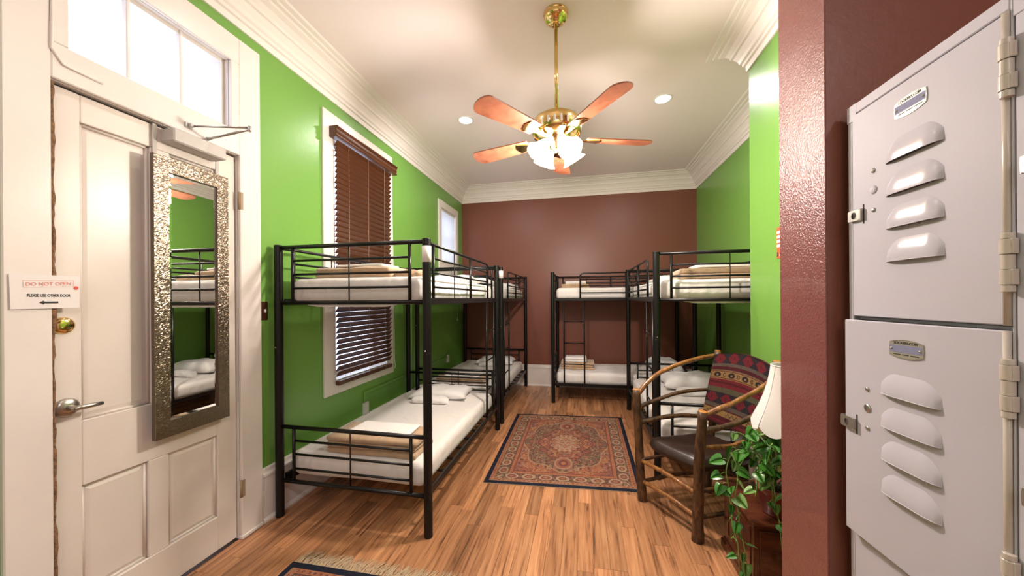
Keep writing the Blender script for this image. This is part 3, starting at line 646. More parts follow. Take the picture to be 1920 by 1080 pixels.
# ------------------------------------------------------------------ bunk beds
def bunk(label, o2, ex, ey, W, L, ladder_near):
    ex, ey, o2 = Vector((*ex, 0)), Vector((*ey, 0)), Vector((*o2, 0))
    T = lambda p: o2 + ex * p[0] + ey * p[1] + Vector((0, 0, p[2]))
    cen = T((W/2, L/2, 0))
    t = thing('bunk_bed', label, 'bunk bed', tuple(cen), 'black metal bunk beds')
    def bar(name, path, r, par=t, n=8):
        return MB().tube([T(p) for p in path], r, n).build(name, M['black'], par)
    PR = 0.026
    for x in (0, W):
        for y in (0, L):
            m = MB(); c = T((x, y, 0))
            m.lathe(tuple(c), [(0.0, 0.0), (0.024, 0.0), (0.0265, 0.004), (0.0265, 0.018), (PR, 0.020), (PR, 1.098), (PR - .001, 1.10), (PR, 1.102), (PR, 1.772), (PR + .001, 1.774), (PR + .001, 1.784), (0.020, 1.788), (0, 1.788)], 20, sharp=True)
            po = m.build('post', M['black'], t)
            s_ = -1 if y == 0 else 1
            b_ = MB().lathe(tuple(T((x, y + s_ * PR, 1.115)) - Vector((0, 0, 0.004))), [(0.0, 0), (0.004, 0.001), (0.005, 0.004), (0.004, 0.007), (0, 0.008)], 8); b_.build('bolt', M['steel'], po)
    a, b = 0.11, W - 0.11
    for y in (0, L):
        for zs in ((0.24, 0.325, 0.419, 0.506, 0.593), (1.407, 1.50, 1.59, 1.68, 1.77)):
            bar('end_rail', [(0, y, zs[4]), (W, y, zs[4])], 0.0135); bar('bottom_rail', [(0, y, zs[0]), (W, y, zs[0])], 0.0135)
            for z in zs[1:4]: bar('crossbar', [(a, y, z), (b, y, z)], 0.0078)
            for x in (a, b): bar('spindle', [(x, y, zs[0]), (x, y, zs[4])], 0.0105)
            bar('spindle', [(W / 2, y, zs[0]), (W / 2, y, zs[4])], 0.0042)
    for x in (0.024, W):
        for z in (0.235, 1.39):
            m = MB(); m.cbox((x - 0.010, PR * 0.9, z), (x + 0.010, L - PR * 0.9, z + 0.042), 0.003); sx = 1 if x < 0.1 else -1
            m.cbox((x + sx * 0.010, PR, z), (x + sx * 0.035, L - PR, z + 0.004), 0.001); m.xf(T); m.build('side_rail', M['black'], t)
    for z in (0.243, 1.398):
        for k in range(9):
            y = 0.12 + k * (L - 0.24) / 8; m = MB().cbox((0.012, y - 0.012, z - 0.004), (W - 0.012, y + 0.012, z + 0.006), 0.002); m.xf(T); m.build('support_slat', M['black'], t)
    Y = (lambda v: L - v) if ladder_near else (lambda v: v)
    ge = L - 0.37
    bar('guard_rail', [(W, Y(0.0), 1.765), (W, Y(ge - 0.05), 1.76), (W, Y(ge - 0.018), 1.752), (W, Y(ge - 0.004), 1.738), (W, Y(ge), 1.71), (W, Y(ge), 1.41)], 0.0108)
    for v, r in ((0.095, 0.0105), (0.46, 0.0042), (0.83, 0.0105)): bar('spindle', [(W, Y(v), 1.41), (W, Y(v), 1.76)], r)
    for z in (1.50, 1.59, 1.68): bar('guard_bar', [(W, Y(0.095), z), (W, Y(ge), z)], 0.0075)
    bar('guard_rail', [(0, 0, 1.765), (0.028, 0.03, 1.765), (0.028, L - 0.03, 1.765), (0, L, 1.765)], 0.0108)
    for z in (1.58, 1.67): bar('guard_bar', [(0.028, 0.095, z), (0.028, L - 0.095, z)], 0.0075)
    for v, r in ((0.095, 0.0095), (0.46, 0.0042), (0.83, 0.0095), (1.2, 0.0042), (L - 0.095, 0.0095)): bar('spindle', [(0.028, v, 1.41), (0.028, v, 1.76)], r)
    l0, l1 = L - 0.42, L - 0.15; rl = []
    for v in (l0, l1): rl.append(bar('ladder_rail', [(W, Y(v), 0.255), (W, Y(v), 1.40)], 0.0105))
    for z in (0.535, 0.82, 1.11): bar('rung', [(W, Y(l0), z), (W, Y(l1), z)], 0.0075, rl[0])
    return t, T
B1, T1 = bunk('black metal bunk bed nearest the camera on the left, in front of the brown blind', (-1.965, 1.935), (1, 0), (0, 1), 1.05, 1.73, False)
B2, T2 = bunk('black metal bunk bed in the far left corner beside the small white window', (-1.955, 3.865), (1, 0), (0, 1), 1.04, 1.735, True)
B3, T3 = bunk('black metal bunk bed on the right behind the log armchair', (1.62, 2.90), (-1, 0), (0, 1), 1.05, 1.73, True)
B4, T4 = bunk('black metal bunk bed standing sideways against the maroon back wall, ladder at left', (-0.40, 5.61), (0, -1), (1, 0), 0.85, 1.79, True)
def sticker(T, x, y, z0, z1, par):
    c = T((x, y, 0)); MB().lathe((c.x, c.y, 0), [(0.0272, z0), (0.0276, z0), (0.0276, z1), (0.0272, z1)], 20).build('label_sticker', M['paper'], par, label='cream paper sticker wrapped round the post')
sticker(T1, 1.05, 0, 1.645, 1.742, B1); sticker(T2, 1.04, 0, 1.66, 1.745, B2)

# ------------------------------------------------------------------ bedding
def soft_box(mb, c, size, r, n=(12, 16, 4), amp=0.0, fs=3.0, seed=0.0, rotz=0.0, T=None, sag=0.0, wr=0.0):
    h = [s_ / 2 for s_ in size]; r = min(r, min(h) * 0.98); nx, ny, nz_ = n; idx = {}; V = []; F = []
    # denser points near the edges
    def g(i, k): t = i / k * 2 - 1; return math.copysign(abs(t) ** 0.72, t)
    def vid(i, j, k):
        if (i, j, k) in idx: return idx[(i, j, k)]
        p = Vector((g(i, nx) * h[0], g(j, ny) * h[1], (k / nz_ * 2 - 1) * h[2]))
        q = Vector([max(-(h[a] - r), min(h[a] - r, p[a])) for a in range(3)]); d = p - q
        if d.length > 1e-9: p = q + d.normalized() * r
        if amp or wr:
            nn = noise.noise(p * fs + Vector((seed, seed * 2, 0))) * amp
            if wr:
                s2 = abs(p.z) < h[2] * 0.7
                nn += (wr * noise.noise(Vector((p.x * 38, p.y * 38, p.z * 6 + seed))) if s2 else wr * 0.35 * noise.noise(Vector((p.x * 7 + p.y * 11, p.y * 5, seed))))
            dd = d.normalized() if d.length > 1e-9 else Vector((0, 0, 1)); p = p + dd * nn
        if sag: p.z -= sag * (1 - (p.x / h[0]) ** 2) * (1 - (p.y / h[1]) ** 2)
        cc, ss = math.cos(rotz), math.sin(rotz); p = Vector((p.x * cc - p.y * ss, p.x * ss + p.y * cc, p.z)) + Vector(c)
        idx[(i, j, k)] = len(V); V.append(T(p) if T else p); return idx[(i, j, k)]
    for i in range(nx):
        for j in range(ny):
            F.append((vid(i, j, nz_), vid(i+1, j, nz_), vid(i+1, j+1, nz_), vid(i, j+1, nz_))); F.append((vid(i, j, 0), vid(i, j+1, 0), vid(i+1, j+1, 0), vid(i+1, j, 0)))
    for i in range(nx):
        for k in range(nz_):
            F.append((vid(i, 0, k), vid(i+1, 0, k), vid(i+1, 0, k+1), vid(i, 0, k+1))); F.append((vid(i, ny, k), vid(i, ny, k+1), vid(i+1, ny, k+1), vid(i+1, ny, k)))
    for j in range(ny):
        for k in range(nz_):
            F.append((vid(0, j, k), vid(0, j, k+1), vid(0, j+1, k+1), vid(0, j+1, k))); F.append((vid(nx, j, k), vid(nx, j+1, k), vid(nx, j+1, k+1), vid(nx, j, k+1)))
    mb.add(V, F, True); return mb
def mattress(T, W, L, zb, label, seed):
    m = MB(); th = 0.162
    soft_box(m, (W/2 + .004, L/2, zb + th/2), (W - 0.092, L - 0.085, th), 0.050, (60, 90, 8), 0.006, 2.0, seed, T=T, wr=0.0055)
    c = T((W/2, L/2, zb)); m.build('mattress', M['sheet'], loc=tuple(c), label=label, category='mattress', group='mattresses in white fitted sheets')
LZ, UZ = 0.2515, 1.4065
for T, W, L, nm in ((T1, 1.05, 1.73, 'nearest left bunk'), (T2, 1.04, 1.735, 'far left bunk'), (T3, 1.05, 1.73, 'bunk behind the armchair'), (T4, 0.85, 1.79, 'sideways bunk on the maroon wall')):
    s_ = random.random() * 50
    mattress(T, W, L, LZ, f'white-sheeted lower mattress of the {nm}', s_); mattress(T, W, L, UZ, f'white-sheeted upper mattress of the {nm}', s_ + 9)
LT, UT = LZ + 0.162, UZ + 0.162
AMP = 0.007
def blanket(T, x0, x1, y0, y1, z, layers, th, label, seed=0.0, rot=0.0):
    m = MB(); cx, cy = (x0+x1)/2, (y0+y1)/2
    for i in range(layers):
        ins = 0.006 * (i % 2)
        soft_box(m, (cx - ins, cy, z + th * (i + 0.5)), (x1 - x0 - 2 * ins, y1 - y0 - ins, th * 1.03), th * 0.5, (26, 14, 4), AMP, 6.0, seed + (0.15 * i), rot, T)
    c = T((cx, cy, z)); m.build('folded_blanket', M['blanket'], loc=tuple(c), label=label, category='blanket', group='beige folded blankets')
def fsheet(T, x0, x1, y0, y1, z, th, label, seed=0.0, rot=0.0):
    m = MB(); cx, cy = (x0+x1)/2, (y0+y1)/2; n = 2 if th > 0.022 else 1
    for i in range(n):
        soft_box(m, (cx, cy + 0.004 * i, z + th / n * (i + .5)), (x1 - x0, y1 - y0, th / n * 1.02), th / n / 2, (18, 10, 2), 0.005, 5.0, seed, rot, T)
    c = T((cx, cy, z)); m.build('folded_sheet', M['sheet_fold'], loc=tuple(c), label=label, category='sheet', group='white folded sheets')
def pillow(T, cx, cy, z, a, b, hgt, rot, label, seed=0.0, tilt=0.0):
    n = 22; V = []; idx = {}; cc, ss = math.cos(rot), math.sin(rot); m = MB()
    def P(i, j, side):
        u, v = i / n * 2 - 1, j / n * 2 - 1; ed = abs(i in (0, n)) or abs(j in (0, n))
        key = (i, j, 0 if ed else side)
        if key in idx: return idx[key]
        x = a * u * (1 - 0.10 * (1 - v * v) * u * u); y = b * v * (1 - 0.10 * (1 - u * u) * v * v)
        e = max(0, (1 - u ** 4) * (1 - v ** 4)) ** 0.55
        nn = noise.noise(Vector((x * 7, y * 7, seed))) * 0.022 * e + noise.noise(Vector((x * 22, y * 16, seed + 4))) * 0.007 * e
        zz = (hgt * 0.70 * e + nn if side else -hgt * 0.30 * e) + hgt * 0.30
        zz += tilt * (y / b)
        idx[key] = len(V); V.append(T(Vector((cx + x * cc - y * ss, cy + x * ss + y * cc, z + zz)))); return idx[key]
    F = []
    for i in range(n):
        for j in range(n):
            F.append((P(i, j, 1), P(i+1, j, 1), P(i+1, j+1, 1), P(i, j+1, 1))); F.append((P(i, j, 0), P(i, j+1, 0), P(i+1, j+1, 0), P(i+1, j, 0)))
    m.add(V, F, True); c = T((cx, cy, z)); m.build('pillow', M['pillow'], loc=tuple(c), label=label, category='pillow', group='white pillows')
def rolled(T, cx, cy, z, hx, r, rot, label, mt='pillow', seed=1.0, cat='towel', name='rolled_towel'):
    m = MB(); n = 24; k = 26; P = []
    cc, ss = math.cos(rot), math.sin(rot)
    for i in range(k):
        u = i / (k - 1) * 2 - 1
        for j in range(n):
            a_ = 2 * PI * j / n; e = max(0.0, 1 - abs(u) ** 7) ** 0.5
            rr = r * (0.05 + 0.95 * e) * (1 + 0.16 * noise.noise(Vector((u * 3, math.cos(a_) * 1.3, math.sin(a_) * 1.3 + seed))))
            x, y, zz = u * hx, math.cos(a_) * rr * 1.5, max(0.0, (math.sin(a_) + 0.85) * rr * 0.95)
            P.append(T(Vector((cx + x*cc - y*ss, cy + x*ss + y*cc, z + zz))))
    # grid expects nu rows: k by n, wrap in n
    V = P; F = [(i*n+j, i*n+(j+1) % n, (i+1)*n+(j+1) % n, (i+1)*n+j) for i in range(k-1) for j in range(n)] + [tuple(range(n))[::-1], tuple(range((k-1)*n, k*n))]
    m.add(V, F, True); c = T((cx, cy, z)); m.build(name, M[mt], loc=tuple(c), label=label, category=cat)
def hem(T, W, md):
    m = MB(); V = []; n = 60
    for i in range(n + 1):
        x = 0.22 + (W - 0.42) * i / n; d = 0.012 * max(0, min(1, min(i, n - i) / 8)) + 0.003 * noise.noise(Vector((x * 40, 2, 1)))
        V += [T(Vector((x, 0.0155, 1.4065))), T(Vector((x, 0.004, 1.391 - d))), T(Vector((x, 0.007, 1.3905 - d))), T(Vector((x, 0.019, 1.4065)))]
    F = [(i*4+a, i*4+(a+1) % 4, i*4+4+(a+1) % 4, i*4+4+a) for i in range(n) for a in range(4)]
    m.add(V, F, True); m.build('sheet_hem', M['sheet'], md)
ups = [o for o in bpy.data.objects if o.name.startswith('mattress') and 'upper' in o.get('label', '')]
hem(T1, 1.05, [o for o in ups if 'nearest left' in o['label']][0]); hem(T3, 1.05, [o for o in ups if 'armchair' in o['label']][0])
# nearest left bunk
blanket(T1, 0.29, 0.935, 0.065, 0.34, LT, 3, 0.038, 'beige folded blanket on the lower mattress of the nearest left bunk', 3)
fsheet(T1, 0.42, 0.855, 0.125, 0.315, LT + 0.120, 0.020, 'white sheet folded on the beige blanket of the nearest lower bunk', 2)
blanket(T1, 0.17, 0.74, 0.12, 0.40, UT, 2, 0.036, 'long beige folded blanket on the upper mattress of the nearest left bunk', 8)
fsheet(T1, 0.30, 0.66, 0.16, 0.38, UT + 0.078, 0.018, 'thin white sheet on the long beige blanket of the nearest upper bunk', 4)
for i_, (yy, zz_) in enumerate(((0.20, 0), (0.27, 0))):
    rolled(T1, 0.84, yy, UT + zz_, 0.10, 0.030, 0.12 * i_, ['bunched end of beige blanket beside the nearest upper post', 'second beige roll behind the bunched blanket end'][i_], 'blanket', 5 + i_, 'blanket', 'rolled_blanket')
pillow(T1, 0.52, 1.47, LT, 0.30, 0.19, 0.105, 0.10, 'white pillow lying at the far end of the nearest lower bunk', 1.0)
rolled(T1, 0.50, 1.22, LT, 0.19, 0.042, 0.06, 'white rolled towel in front of the pillow on the nearest lower bunk', 'pillow', 2.0)
pillow(T1, 0.62, 1.46, UT, 0.29, 0.18, 0.10, 0.0, 'white pillow on the far end of the nearest upper bunk', 9.0)
# far left bunk
blanket(T2, 0.19, 0.82, 0.09, 0.34, LT, 2, 0.034, 'beige folded blanket behind the railings on the lower far left bunk', 11)
fsheet(T2, 0.30, 0.74, 0.11, 0.32, LT + 0.074, 0.018, 'white sheet on the blanket of the lower far left bunk', 6)
pillow(T2, 0.62, 1.42, LT, 0.30, 0.19, 0.115, 0.05, 'white pillow at the far end of the lower far left bunk', 5.0)
rolled(T2, 0.60, 1.18, LT, 0.20, 0.043, 0.0, 'white rolled towel before the pillow of the lower far left bunk', 'pillow', 7.0)
pillow(T2, 0.55, 0.30, UT, 0.36, 0.17, 0.12, 0.0, 'white pillow on the near end of the upper far left bunk', 12.0)
pillow(T2, 0.70, 1.40, UT, 0.28, 0.18, 0.10, 0.0, 'white pillow on the far end of the upper far left bunk', 14.0)
# bunk behind the armchair (x=0 is the wall)
blanket(T3, 0.13, 0.845, 0.12, 0.46, UT, 2, 0.046, 'wide beige folded blanket on the upper bunk behind the armchair', 15)
fsheet(T3, 0.20, 0.70, 0.16, 0.42, UT + 0.098, 0.026, 'white sheet folded on the wide beige blanket of the upper right bunk', 7)
pillow(T3, 0.55, 1.40, UT, 0.32, 0.18, 0.11, 0.0, 'white pillow at the far end of the upper bunk behind the armchair', 17.0)
pillow(T3, 0.40, 1.30, LT, 0.36, 0.22, 0.17, 0.05, 'large white pillow on the lower bunk behind the armchair', 21.0)
rolled(T3, 0.48, 0.98, LT, 0.20, 0.048, -0.1, 'white rolled towel before the large pillow behind the armchair', 'pillow', 9.0)
blanket(T3, 0.16, 0.66, 0.09, 0.36, LT, 2, 0.032, 'beige folded blanket on the lower bunk behind the armchair', 19)
# sideways bunk: x=0 back wall, y runs right
def TS(p): return T4((p[1], p[0], p[2]))          # swap so that the first axis runs along the bunk
blanket(TS, 0.10, 0.50, 0.30, 0.60, UT, 2, 0.030, 'small beige folded blanket on the upper sideways bunk', 23)
fsheet(TS, 0.16, 0.45, 0.33, 0.57, UT + 0.064, 0.036, 'white sheet on the small beige blanket of the upper sideways bunk', 9)
blanket(TS, 0.09, 0.56, 0.30, 0.62, LT, 3, 0.034, 'beige blanket stack on the lower sideways bunk behind the ladder', 25)
fsheet(TS, 0.15, 0.45, 0.40, 0.62, LT + 0.106, 0.070, 'thick white folded sheet on the beige stack of the lower sideways bunk', 10)
pillow(TS, 1.50, 0.44, LT, 0.21, 0.28, 0.17, 0.0, 'white pillow at the right end of the lower sideways bunk', 27.0)
pillow(TS, 1.50, 0.44, UT, 0.20, 0.28, 0.10, 0.0, 'white pillow at the right end of the upper sideways bunk', 28.0)

# ------------------------------------------------------------------ rugs
rs = np.random.RandomState(5)
def vnoise(x, y, seed):
    g_ = np.random.RandomState(seed).rand(64, 64); xi = np.floor(x).astype(int); yi = np.floor(y).astype(int); fx, fy = x - xi, y - yi
    fx = fx * fx * (3 - 2 * fx); fy = fy * fy * (3 - 2 * fy); a = g_[xi % 64, yi % 64]; b = g_[(xi+1) % 64, yi % 64]; c = g_[xi % 64, (yi+1) % 64]; d = g_[(xi+1) % 64, (yi+1) % 64]
    return (a * (1-fx) + b * fx) * (1-fy) + (c * (1-fx) + d * fx) * fy
C_ = dict(rust=(.40,.115,.060), orange=(.52,.19,.085), navy=(.018,.022,.040), dark=(.055,.030,.034), tan=(.46,.31,.18), olive=(.17,.14,.085), burg=(.15,.035,.038), rose=(.36,.12,.10), cream=(.55,.42,.28))
C_ = {k: np.array(v) for k, v in C_.items()}
def rug_pattern(w_, h_, nu, nv):
    U, V = np.meshgrid((np.arange(nu) + .5) / nu * w_, (np.arange(nv) + .5) / nv * h_, indexing='ij')
    X = np.abs(U - w_/2); Y = np.abs(V - h_/2); d = np.minimum(w_/2 - X, h_/2 - Y)
    col = np.zeros((nu, nv, 3)); col[:] = C_['rust']
    def put(mask, c): col[mask] = C_[c]
    n1 = vnoise(X * 30, Y * 30, 1); n2 = vnoise(X * 62 + 9, Y * 62, 2); n3 = vnoise(X * 120, Y * 120, 3); n4 = vnoise(X * 14, Y * 14, 4)
    # field with scrolling vines
    put(n4 > 0.60, 'rose'); put((n4 < 0.36), 'orange')
    vine = np.abs(np.sin((n1 * 5 + n4 * 3) * PI)) < 0.22; put(vine, 'burg')
    put((n2 > 0.74), 'tan'); put((n2 < 0.22), 'dark'); put((n3 > 0.84), 'olive'); put((n3 < 0.10), 'navy')
    # dark ground between medallion and spandrels
    fw, fh = w_/2 - 0.19, h_/2 - 0.21
    e = np.sqrt((X / fw) ** 2 + (Y / fh) ** 2); an = np.arctan2(Y / fh, X / fw)
    sc1 = 0.60 + 0.035 * np.cos(an * 12); sc2 = 0.93 + 0.05 * np.cos(an * 8)
    ring = (e > sc1) & (e < sc2)
    put(ring & (n1 > 0.25), 'dark'); put(ring & (n2 > 0.60), 'olive'); put(ring & (n3 > 0.72), 'tan'); put(ring & (n2 < 0.22), 'rust'); put(ring & (n1 < 0.18), 'rose')
    put(np.abs(e - sc1) < 0.015, 'burg'); put(np.abs(e - sc2) < 0.012, 'tan')
    core = e < 0.34 + 0.03 * np.cos(an * 16); put(core, 'orange'); put(core & (n2 > 0.55), 'cream'); put(core & (n2 < 0.3), 'rose'); put(core & (n3 > 0.75), 'olive'); put(np.abs(e - 0.36 - 0.03 * np.cos(an * 16)) < 0.014, 'burg')
    for cy in (0.72,):                                   # pendants
        q = np.sqrt((X / 0.07) ** 2 + ((Y - cy * fh) / 0.10) ** 2); put(q < 1, 'rose'); put(np.abs(q - 1) < .1, 'tan'); put(q < 0.6, 'burg'); put(q < 0.3, 'orange')
    # borders
    b3 = d < 0.205; put(b3, 'burg')
    b3 = d < 0.195; put(b3, 'orange'); put(b3 & (n3 > 0.6), 'rust')
    b2 = d < 0.17; put(b2, 'navy')
    b2 = d < 0.165; put(b2, 'dark'); put(b2 & (n2 > 0.58), 'olive'); put(b2 & (n3 > 0.7), 'tan'); put(b2 & (n2 < 0.25), 'burg'); put(b2 & (n3 < .15), 'rust')
    s_ = np.where(w_/2 - X < h_/2 - Y, V, U); dm = d - 0.118; per = 0.135; ph = (s_ % per) - per/2; kk = np.floor(s_ / per).astype(int) % 2
    q = np.sqrt((ph / 0.046) ** 2 + (dm / 0.034) ** 2); m1 = b2 & (d > 0.075)
    put(m1 & (q < 1), 'rose'); put(m1 & (q < 1) & (kk == 0), 'tan'); put(m1 & (np.abs(q - 1) < .13), 'cream'); put(m1 & (q < .66), 'burg'); put(m1 & (q < .4), 'orange'); put(m1 & (q < .6) & (n3 > .7), 'olive')
    b1 = d < 0.072; put(b1, 'navy'); b1 = d < 0.069; put(b1, 'orange'); dots = (np.sin(s_ * 2 * PI / 0.034) > 0.2) & (np.abs(d - 0.052) < 0.008); put(b1 & dots, 'burg'); put(b1 & (n3 > .74), 'tan'); put(b1 & (n3 < .2), 'rust')
    put(d < 0.037, 'tan'); put(d < 0.034, 'navy')
    mean = col.mean(axis=(0, 1)); mk_ = (d >= 0.034)[..., None]; col = np.where(mk_, col * 0.66 + mean * 0.34, col)
    col *= (0.62 + 0.2 * vnoise(U * 200, V * 200, 8))[..., None]
    return col
def rug(corners, w_, h_, nu, nv, label, group=None):
    """corners: near-left, near-right, far-right, far-left"""
    a, b, c, d = [Vector((*p, 0)) for p in corners]; pat = rug_pattern(w_, h_, nu, nv); m = MB()
    def P(u, v, z): q = (a * (1-u) + b * u) * (1-v) + (d * (1-u) + c * u) * v; return (q.x, q.y, z + 0.0012 * noise.noise(Vector((q.x * 5, q.y * 5, 0))))
    V = [P(i / nu, j / nv, 0.0085) for i in range(nu + 1) for j in range(nv + 1)]
    F = [(i*(nv+1)+j, (i+1)*(nv+1)+j, (i+1)*(nv+1)+j+1, i*(nv+1)+j+1) for i in range(nu) for j in range(nv)]
    nf = len(F); base = len(V); ring = [(0, 0), (1, 0), (1, 1), (0, 1)]
    for (u, v) in ring: q = P(u, v, 0); V.append((q[0], q[1], 0.0))
    n1 = nv + 1
    edges = [[i*n1 for i in range(nu+1)], [nu*n1 + j for j in range(n1)], [i*n1 + nv for i in range(nu, -1, -1)], [j for j in range(nv, -1, -1)]]
    for k, e in enumerate(edges): F.append(tuple([base + k, base + (k+1) % 4] + e[::-1]))
    F.append((base+3, base+2, base+1, base))
    m.add(V, F); cx = (a + b + c + d) / 4
    o = m.build('rug', [M['rug'], M['rugback']], loc=(cx.x, cx.y, 0), label=label, category='rug')
    me = o.data; ca = me.color_attributes.new('pattern', 'FLOAT_COLOR', 'CORNER')
    cols = np.ones((len(me.loops), 4), dtype=np.float32); cols[:, :3] = C_['navy']
    cols[:nf * 4, :3] = np.repeat(pat.reshape(-1, 3), 4, axis=0); ca.data.foreach_set('color', cols.ravel())
    return o
rug([(-0.762, 2.585), (0.425, 2.665), (0.441, 4.287), (-0.797, 4.197)], 1.20, 1.62, 240, 300, 'reddish oriental rug on the wooden floor between the bunks')
NR = rug([(-1.545, 0.35), (-0.62, 0.37), (-0.60, 1.605), (-1.545, 1.602)], 0.93, 1.25, 230, 280, 'oriental rug with cream fringe at the bottom edge of the photo')
fr = MB(); q = random.Random(4)
for i in range(330):
    x = -1.535 + 0.93 * i / 329 + q.uniform(-.002, .002); L = q.uniform(0.055, 0.105); dx = q.uniform(-0.03, 0.045); z = 0.004 + q.uniform(0, 0.006)
    fr.tube([(x, 1.600, 0.006), (x + dx * .3, 1.60 + L * .4, z + 0.003), (x + dx, 1.60 + L, 0.0025 + q.uniform(0, .003))], [0.0016, 0.0015, 0.0010], 4, smooth=False)
fr.build('fringe', M['fringe'], NR, kind='stuff')
fr = MB()
for i in range(160):
    x = -0.762 + 1.187 * i / 159; y = 2.584 + 0.08 * i / 159; fr.tube([(x, y, 0.004), (x + q.uniform(-.003, .003), y - q.uniform(.004, .009), 0.002)], 0.0022, 4)
fo = fr
RG = [o for o in bpy.data.objects if o.name == 'rug'][0]
fo.build('fringe', M['fringe'], RG, kind='stuff')

# ------------------------------------------------------------------ log armchair
FL, FR_, BL, BR = Vector((.405, 2.569, 0)), Vector((.65, 2.20, 0)), Vector((.885, 2.775, 0)), Vector((1.10, 2.42, 0))
FLt, FRt, BLt, BRt = Vector((.374, 2.612, .768)), Vector((.672, 2.167, .768)), Vector((.973, 2.80, 1.03)), Vector((1.145, 2.36, 1.035))
ch = thing('log_armchair', 'rustic log armchair with woven southwestern back and brown leather seat', 'chair', (0.76, 2.49, 0))
def log(name, pts, r, m='bark', seed=0.0, n=12, sub=6, par=None, ends=True):
    P = [Vector(p) for p in pts]; out = []; R = []; rr = r if isinstance(r, tuple) else (r, r)
    for i in range(len(P) - 1):
        p0 = P[max(i-1, 0)]; p1 = P[i]; p2 = P[i+1]; p3 = P[min(i+2, len(P)-1)]
        for k in range(sub):
            t = k / sub; out.append(0.5 * ((2*p1) + (p2-p0)*t + (2*p0-5*p1+4*p2-p3)*t*t + (3*p1-p0-3*p2+p3)*t**3))
    out.append(P[-1]); N_ = len(out); mb = MB()
    for i, p in enumerate(out):
        t = i / (N_-1); R.append((rr[0]*(1-t)+rr[1]*t) * (1 + 0.13 * noise.noise(p * 16 + Vector((seed, 0, 0)))))
    out[1:-1] = [p + Vector((noise.noise(p*9 + Vector((seed, 3, 1))), noise.noise(p*9 + Vector((seed, 8, 5))), 0)) * 0.004 for p in out[1:-1]]
    mb.tube(out, R, n, smooth=True)
    o = mb.build(name, M[m], par or ch)
    if ends:
        for e, q in ((0, 1), (-1, -2)):
            d = (out[e] - out[q]).normalized(); mb2 = MB(); mb2.tube([out[e] - d * .001, out[e] + d * 0.004], [R[e] * .99, R[e] * .72], n, smooth=False); mb2.build('cut_end', M['cut'], o)
    return o
log('post', [FL, (FL*.5 + FLt*.5) + Vector((-.004, .004, 0)), FLt], (0.031, 0.026), seed=1, n=16); log('post', [FR_, (FR_*.5 + FRt*.5) + Vector((-.008, .0, 0)), FRt], (0.033, 0.025), seed=4, n=16)
log('post', [BL, BL*.5 + BLt*.5, BLt], (0.028, 0.022), seed=7, n=14); log('post', [BR, BR*.5 + BRt*.5, BRt], (0.028, 0.022), seed=9, n=14)
ARM = [([(.392, 2.602, .748), (.457, 2.636, .819), (.554, 2.667, .889), (.691, 2.71, .943), (.829, 2.754, .978), (.945, 2.79, .998)], 'barkl', .0165),
       ([(.400, 2.612, .645), (.514, 2.654, .686), (.65, 2.697, .727), (.788, 2.741, .745), (.93, 2.785, .749)], 'bark', .0140),
       ([(.402, 2.612, .533), (.552, 2.666, .558), (.688, 2.709, .567), (.818, 2.751, .557), (.915, 2.78, .546)], 'bark', .0165),
       ([(.672, 2.175, .738), (.776, 2.206, .779), (.875, 2.246, .812), (.993, 2.293, .862), (1.062, 2.32, .899), (1.13, 2.36, .94)], 'barkl', .0150),
       ([(.668, 2.172, .652), (.775, 2.206, .667), (.874, 2.245, .685), (.968, 2.283, .712), (1.10, 2.35, .765)], 'bark', .0165),
       ([(.662, 2.172, .557), (.758, 2.199, .558), (.846, 2.234, .556), (.94, 2.272, .579), (1.10, 2.36, .60)], 'barkl', .0125)]
for i, (p, m_, r) in enumerate(ARM): log('arm_stick', p, (r, r * .9), m_, seed=i * 3.3)
for i, (p, r) in enumerate([([(.404, 2.570, .275), (.52, 2.394, .285), (.652, 2.200, .272)], .0135), ([(.404, 2.570, .135), (.52, 2.394, .148), (.652, 2.200, .135)], .0135),
             ([(.40, 2.572, .285), (.65, 2.68, .300), (.90, 2.785, .290)], .012), ([(.40, 2.572, .130), (.65, 2.68, .150), (.90, 2.785, .140)], .012),
             ([(.65, 2.20, .285), (.87, 2.30, .29), (1.11, 2.42, .29)], .013), ([(.65, 2.20, .135), (.87, 2.30, .135), (1.11, 2.42, .135)], .013),
             ([(.90, 2.785, .22), (1.0, 2.60, .22), (1.11, 2.42, .22)], .013), ([(.90, 2.785, .53), (1.0, 2.60, .53), (1.11, 2.41, .53)], .014)]): log('stretcher', p, r, 'barkl' if i < 2 else 'bark', seed=20 + i)
# seat
n_ = 26; V = []; F = []; s_ = MB()
c0, c1, c2, c3 = [Vector((p.x, p.y, 0)) for p in (FL + Vector((.005, -.008, 0)), FR_ + Vector((.012, .014, 0)), BR + Vector((-.02, .02, 0)), BL + Vector((-.01, -.02, 0)))]
for sd in (0, 1):
    for i in range(n_ + 1):
        for j in range(n_ + 1):
            u, v = i / n_ * 2 - 1, j / n_ * 2 - 1; e = max(0, (1 - u**8) * (1 - v**8)) ** 0.5
            uu, vv = (u * (1 - .03 * v*v - .07 * v**6 * u*u) + 1) / 2, (v * (1 - .04 * u*u - .07 * u**6 * v*v) + 1) / 2
            p = (c0 * (1-uu) + c1 * uu) * (1-vv) + (c3 * (1-uu) + c2 * uu) * vv
            z = (0.412 + 0.052 * e - 0.012 * math.exp(-(u*u + v*v) * 2) + 0.004 * noise.noise(Vector((u*2, v*2, 3)))) if sd else (0.412 - 0.052 * e)
            V.append((p.x, p.y, z))
m1_ = n_ + 1
for sd in (0, 1):
    for i in range(n_):
        for j in range(n_):
            a = sd*m1_*m1_ + i*m1_ + j; F.append((a, a+m1_, a+m1_+1, a+1) if sd else (a, a+1, a+m1_+1, a+m1_))
s_.add(V, F, True); s_.build('seat', M['leather'], ch, label='dark brown leather seat pad')
